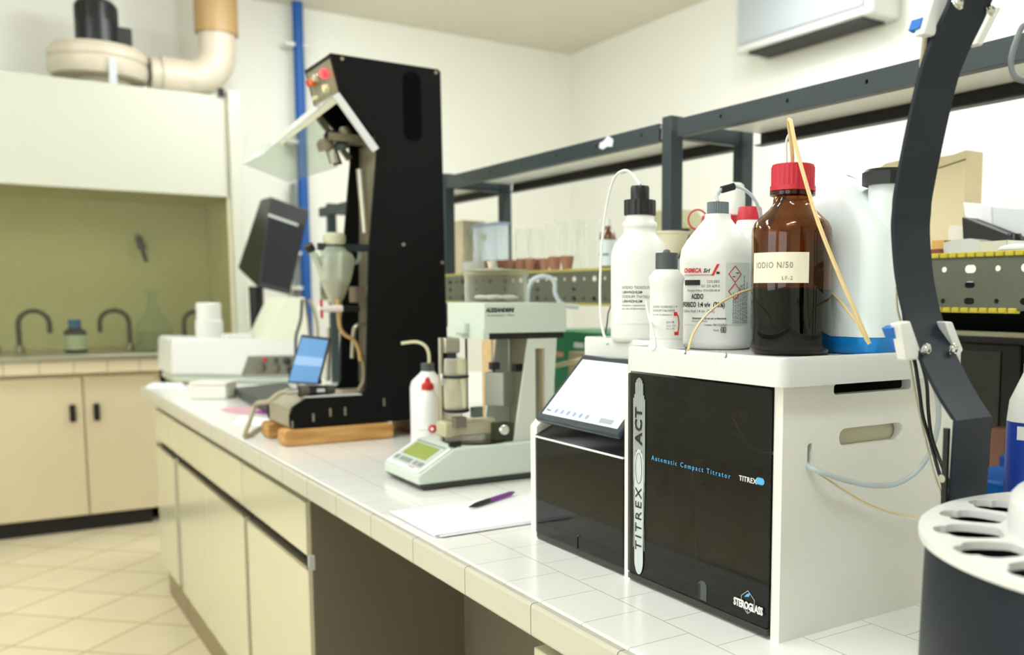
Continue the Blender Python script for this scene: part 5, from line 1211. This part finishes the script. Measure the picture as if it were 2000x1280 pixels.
def sbox(name, x0, x1, ytop, X, d, m_, label, cat, lid=None, bevel=.003):
    a, b_ = at(x0, ytop, X=X), at(x1, ytop, X=X); zt3 = a.z
    if lid is None:
        o = B().box(X, X+d, b_.y, a.y, ZS, zt3).build(name, m_, bevel=bevel); tag(o, label, cat); return o
    t = thing(name, (X, (a.y+b_.y)/2, ZS), label, cat)
    B().box(X, X+d, b_.y, a.y, ZS, zt3-.008).build('tub', m_, t, bevel=bevel)
    B().box(X-.003, X+d+.003, b_.y-.003, a.y+.003, zt3-.008, zt3).build('lid', lid, t, bevel=.002); return t
sbox('blue_lidded_tub', 923, 970, 440, 1.45, .045, mat('tub_milky', (214, 226, 232), .35), 'milky tub with a pale blue lid behind the glassware, left of the post', 'tub', mat('lid_pale_blue', (170, 190, 220), .4))
sbox('beige_binder', 877, 903, 434, 1.42, .09, mat('binder_beige', (196, 186, 152), .6), 'beige box standing on the shelf right beside the black tower', 'box')
sbox('grey_tray', 904, 962, 512, 1.328, .022, mat('tray_pale', (206, 208, 202), .4), 'low pale grey tray on the shelf in front of the glass flasks', 'tray')
sbox('olive_box', 1283, 1352, 414, 1.56, .02, mat('olive_card', (186, 184, 140), .6), 'pale olive card box behind the middle shelf post', 'box') if False else None
a, b_ = at(1280, 414, X=1.47), at(1352, 455, X=1.47)
t = B().prism([(b_.y, ZS), (a.y, ZS), (a.y, a.z), (b_.y+.06, a.z), (b_.y, a.z-.05)], 'X', 1.46, 1.53).build('olive_box', mat('olive_card', (190, 188, 146), .6)); tag(t, 'pale olive box with a cut corner behind the middle shelf post', 'box')
c = on_shelf(1187, 1.40); zf = lambda y: at(1187, y, X=1.40).z
t = thing('small_amber_bottle', (c[0], c[1], ZS), 'small amber bottle with a white cap and pale label on the shelf', 'bottle')
B().lathe((c[0], c[1], 0), [(.021, ZS), (.0235, ZS+.004), (.0235, zf(468)), (.020, zf(456)), (.010, zf(447)), (.009, zf(441))], 28).build('glass_body', mat('amber_opaque', (96, 56, 20), .08, coat=.5), t)
B().lathe((c[0], c[1], 0), [(.0105, zf(442)), (.0095, zf(428))], 20).build('white_cap', WHITE, t)
wrap_patch(B(), c, .0242, facing(c)-1.5, facing(c)+1.5, zf(520), zf(469)).build('paper_label', mat('label_bluish', (216, 226, 228), .5), t)
wrap_patch(B(), c, .0246, facing(c)-1.2, facing(c)+.1, zf(500), zf(496)).build('label_line', INKG, t)
q_ = at(1313, 530, X=1.20); c = (1.20, q_.y); zf = lambda y: at(1313, y, X=1.20).z
t = thing('beige_funnel', (c[0], c[1], zf(520)), 'beige plastic funnel with a translucent stem standing behind the small bottle', 'funnel')
B().lathe((c[0], c[1], 0), [(.009, zf(505)), (.016, zf(495)), (.030, zf(470)), (.034, zf(458)), (.037, zf(457)), (.0375, zf(453)), (.034, zf(454)), (.014, zf(492))], 32, cap=False).build('cone', mat('funnel_beige', (226, 218, 190), .45), t)
B().lathe((c[0], c[1], 0), [(.005, zf(535)), (.008, zf(505))], 20).build('stem', MATS['milky_box'], t)
t = thing('measuring_cylinder', (c[0], c[1], BT), 'translucent measuring cylinder holding the beige funnel, behind the small bottle', 'cylinder')
B().lathe((c[0], c[1], 0), [(.018, BT+.004), (.018, zf(508)), (.0195, zf(506))], 24, cap=False).build('cylinder_wall', thin_glass('cloudy_glass', (232, 234, 226), .5), t)
B().lathe((c[0], c[1], 0), [(.03, BT+.0005), (.03, BT+.005), (.018, BT+.007)], 24).build('cylinder_foot', MATS['milky_box'], t)
o = B().lathe((at(1336, 452, X=1.40).x, at(1336, 452, X=1.40).y, 0), [(.014, ZS), (.014, at(1336, 447, X=1.40).z)], 18).build('black_jar', BLACK); tag(o, 'black jar just behind the beige funnel by the post foot', 'jar')
# right end of the shelf, beyond the arm
def stuffbox(name, quad, D, th_, m_, label, cat, **k):
    """box standing on the shelf deck: front quad from pixels, foot dropped onto the deck"""
    P4 = [at(x, y, D=D) for x, y in quad]; zb_ = min(p.z for p in P4); o = B().hexa(P4, [p+FH*th_ for p in P4]).build(name, m_, **k); tag(o, label, cat); return o
D_of = lambda x, X: (at(x, 500, X=X)-CAM).dot(_F)
def shelfprism(name, top, X, m_, label, cat, d=.05, base=None, **k):
    """top: pixel outline of the upper edge left-to-right; the foot stands on the deck"""
    pts = [(at(x, y, X=X).y, at(x, y, X=X).z) for x, y in top]; ol = pts+[(pts[-1][0], base or ZS), (pts[0][0], base or ZS)]
    o = B().prism(ol, 'X', X, X+d).build(name, m_, **k); tag(o, label, cat); return o
bag = shelfprism('paper_bag', [(1819, 312), (1838, 306), (1862, 302), (1887, 293), (1884, 380), (1882, 440)], 1.47, mat('bag_kraft', (222, 208, 168), .8, noise=.05, bump=.6, nscale=14), 'tall kraft paper bag with a folded top edge, right of the arm', 'bag', d=.05)
a, b_ = at(1832, 330, X=1.469), at(1886, 312, X=1.469)
B().hexa([(1.4685, a.y, a.z), (1.4685, b_.y, b_.z), (1.4698, b_.y, b_.z), (1.4698, a.y, a.z)], [(1.4685, a.y, a.z+.002), (1.4685, b_.y, b_.z+.002), (1.4698, b_.y, b_.z+.002), (1.4698, a.y, a.z+.002)]).build('fold_crease', mat('crease', (120, 108, 76), .8))
cr = bpy.data.objects['fold_crease']; cr.parent = bag
shelfprism('paper_bag', [(1712, 332), (1728, 320), (1752, 314), (1800, 312)], 1.50, MATS['bag_kraft'], 'second paper bag behind the black cap of the jerrycan', 'bag', d=.03)
shelfprism('clear_tub', [(1852, 447), (1856, 440), (1912, 443), (1908, 462)], 1.40, mat('tub_white', (232, 228, 216), .3), 'upper milky plastic tub stacked in front of the paper bag', 'tub', d=.05)
shelfprism('clear_tub', [(1843, 474), (1868, 468), (1895, 466), (1914, 470)], 1.345, mat('tub_cloud', (204, 204, 198), .25), 'lower cloudy plastic tub at the shelf edge, right of the arm', 'tub', d=.05)
shelfprism('pale_box', [(1914, 473), (1966, 469)], 1.345, mat('box_sage', (206, 206, 184), .6), 'pale sage box at the shelf edge beside the cloudy tub', 'box', d=.06)
shelfprism('pale_box', [(1967, 469), (2030, 472)], 1.347, mat('box_sage_light', (216, 216, 200), .6), 'pale box cut off by the right edge of the picture', 'box', d=.06)
shelfprism('yellow_pack', [(1820, 470), (1844, 469)], 1.36, mat('pack_ochre', (214, 170, 90), .5), 'ochre packet with dark print just right of the arm', 'packet', d=.04)
shelfprism('rust_pack', [(1812, 488), (1834, 486), (1838, 500)], 1.335, mat('pack_rust', (130, 70, 56), .6), 'small rust-brown packet in front of the ochre one', 'packet', d=.02)
shelfprism('cream_sachet', [(1815, 452), (1852, 455), (1855, 470)], 1.41, mat('sachet', (222, 208, 170), .6), 'cream sachet leaning behind the ochre packet', 'packet', d=.02)
def wallbox(name, quad, X, m_, label, cat, d=.05):
    pts = [(at(x, y, X=X).y, at(x, y, X=X).z) for x, y in quad]; o = B().prism(pts, 'X', X, X+d).build(name, m_, bevel=.002); tag(o, label, cat); return o
wallbox('black_case', [(1882, 500), (1878, 424), (1940, 448), (1975, 462), (1990, 500)], 1.385, mat('case_black', (24, 22, 24), .5), 'black sloping case on the shelf under the white foam box', 'case', .044)
wallbox('foam_box', [(1884, 424), (1880, 395), (1934, 402), (1937, 444)], 1.435, mat('foam_white', (240, 241, 242), .6), 'white foam box, the smaller left one on the black case', 'box', .05)
wallbox('foam_box', [(1937, 445), (1935, 404), (2040, 410), (2040, 500), (1990, 470)], 1.44, mat('foam_grey', (226, 228, 230), .6), 'large white foam box at the right edge behind the black knob', 'box', .05)
c = (1.40, at(1980, 470, X=1.40).y); o = B().lathe((c[0], c[1], 0), [(.016, ZS), (.016, at(1980, 470, X=1.40).z), (.011, at(1980, 457, X=1.40).z)], 20).build('black_weight', BLACK); tag(o, 'black tapered weight standing between case and foam box', 'weight')
c = (1.325, at(1985, 500, X=1.325).y); o = B().sphere((c[0], c[1], ZS+.006), .03, 18, (.6, 1.0, .25)).build('crumpled_tissue', PAPER); tag(o, 'crumpled white tissue on the shelf edge at far right', 'tissue')

# ------------------------------------------------------------------ behind the arm, at the back of the bench
ox = 1.62
y1_, z1_ = at(1838, 648, X=ox).y, at(1900, 650, X=ox).z; z2_ = at(1900, 614, X=ox).z; y0_ = at(2100, 650, X=ox).y
t = thing('drying_oven', (1.8, (y0_+y1_)/2, BT), 'dark drying oven with a glass door standing behind the bent navy arm', 'oven')
yd = at(1975, 700, X=ox).y
B().box(ox+.03, 2.1, y0_, y1_+.1, z1_, z2_+.02).build('shade_block', mat('matte_black', (4, 4, 4), .7), t)  # black block added above the oven as dark shade under the beam
B().box(ox+.01, 2.1, y0_, y1_+.1, BT+.05, z1_).build('casing', mat('oven_dark', (58, 56, 56), .35), t, bevel=.006)
B().box(ox-.002, ox+.008, yd-.02, y1_+.08, BT+.06, z1_-.02).build('door_frame', BLACK, t, bevel=.003)
B().box(ox-.005, ox-.002, yd+.02, y1_+.05, BT+.09, z1_-.035).build('door_glass', mat('oven_glass', (44, 42, 34), .06), t)
B().box(ox-.008, ox+.012, y0_, y1_+.1, z1_-.006, z1_+.003).build('steel_edge', STEEL, t)
for y in (y0_+.04, y1_+.05):
    for x in (ox+.06, 2.05): B().cyl((x, y, BT+.0005), (x, y, BT+.052), .015).build('foot', BLACK, t)
c_ = stand(2001, 1.42, BT); c = (c_.x, c_.y); zf = lambda y: at(2001, y, D=1.42).z
t = thing('spray_bottle', (c[0], c[1], BT), 'white and blue cleaning bottle at the right edge of the picture', 'bottle')
B().lathe((c[0], c[1], 0), [(.030, BT+.0005), (.034, BT+.004), (.034, zf(820))], 28).build('blue_body', mat('sleeve_blue', (24, 60, 160), .4), t)
B().lathe((c[0], c[1], 0), [(.034, zf(819)), (.031, zf(780)), (.018, zf(740)), (.013, zf(725)), (.013, zf(708))], 28).build('white_shoulder', HDPE, t)
wrap_patch(B(), c, .0345, facing(c)-.55, facing(c)+.3, zf(852), zf(826)).build('round_sticker', LABELW, t)
def floorbox(name, x0, x1, yt, X, d, m_, label, cat, z0b=BT+.0005, **k):
    a, b_ = at(x0, yt, X=X), at(x1, yt, X=X); o = B().box(X, X+d, b_.y, a.y, z0b, a.z).build(name, m_, **k); tag(o, label, cat); return o
floorbox('blue_bag', 1855, 1972, 922, 1.27, .12, mat('bag_blue', (14, 92, 176), .3, bump=1, nscale=20), 'crumpled bright blue plastic bag at the foot of the oven', 'bag', bevel=.008)
floorbox('blue_tray', 1950, 2030, 888, 1.50, .08, mat('tray_blue', (18, 70, 160), .4), 'flat blue tray between the oven and the white-blue bottle', 'tray', bevel=.004)
floorbox('brown_pouch', 1932, 1966, 835, 1.56, .04, mat('pouch_brown', (150, 104, 80), .6), 'brown pouch leaning against the oven door', 'pouch', bevel=.006)
o = B().tube([at(x, y, Z=z) for x, y, z in ((1905, 960, .875), (1935, 950, .88), (1970, 935, .89), (2010, 918, .90))], .0048, 10, 5).build('grey_lead', mat('lead_grey', (170, 170, 160), .4)); tag(o, 'light grey cable crossing the bench behind the carousel', 'cable')
o = B().box(.96, 1.16, .50, .515, BT+.0005, BT+.022).build('white_profile', mat('profile_white', (214, 214, 196), .5)); tag(o, 'white square profile lying behind the carousel', 'profile')
o = B().tube([at(x, y, D=d) for x, y, d in ((2030, 60, .9), (2000, 50, .9), (1985, 80, .9), (1976, 110, .9), (1976, 135, .9), (1990, 155, .9), (2030, 160, .9))], .0028, 10, 6).build('grey_cable', mat('cable_slate', (112, 118, 120), .4)); tag(o, 'slate grey cable loop hanging at the top right corner', 'cable')
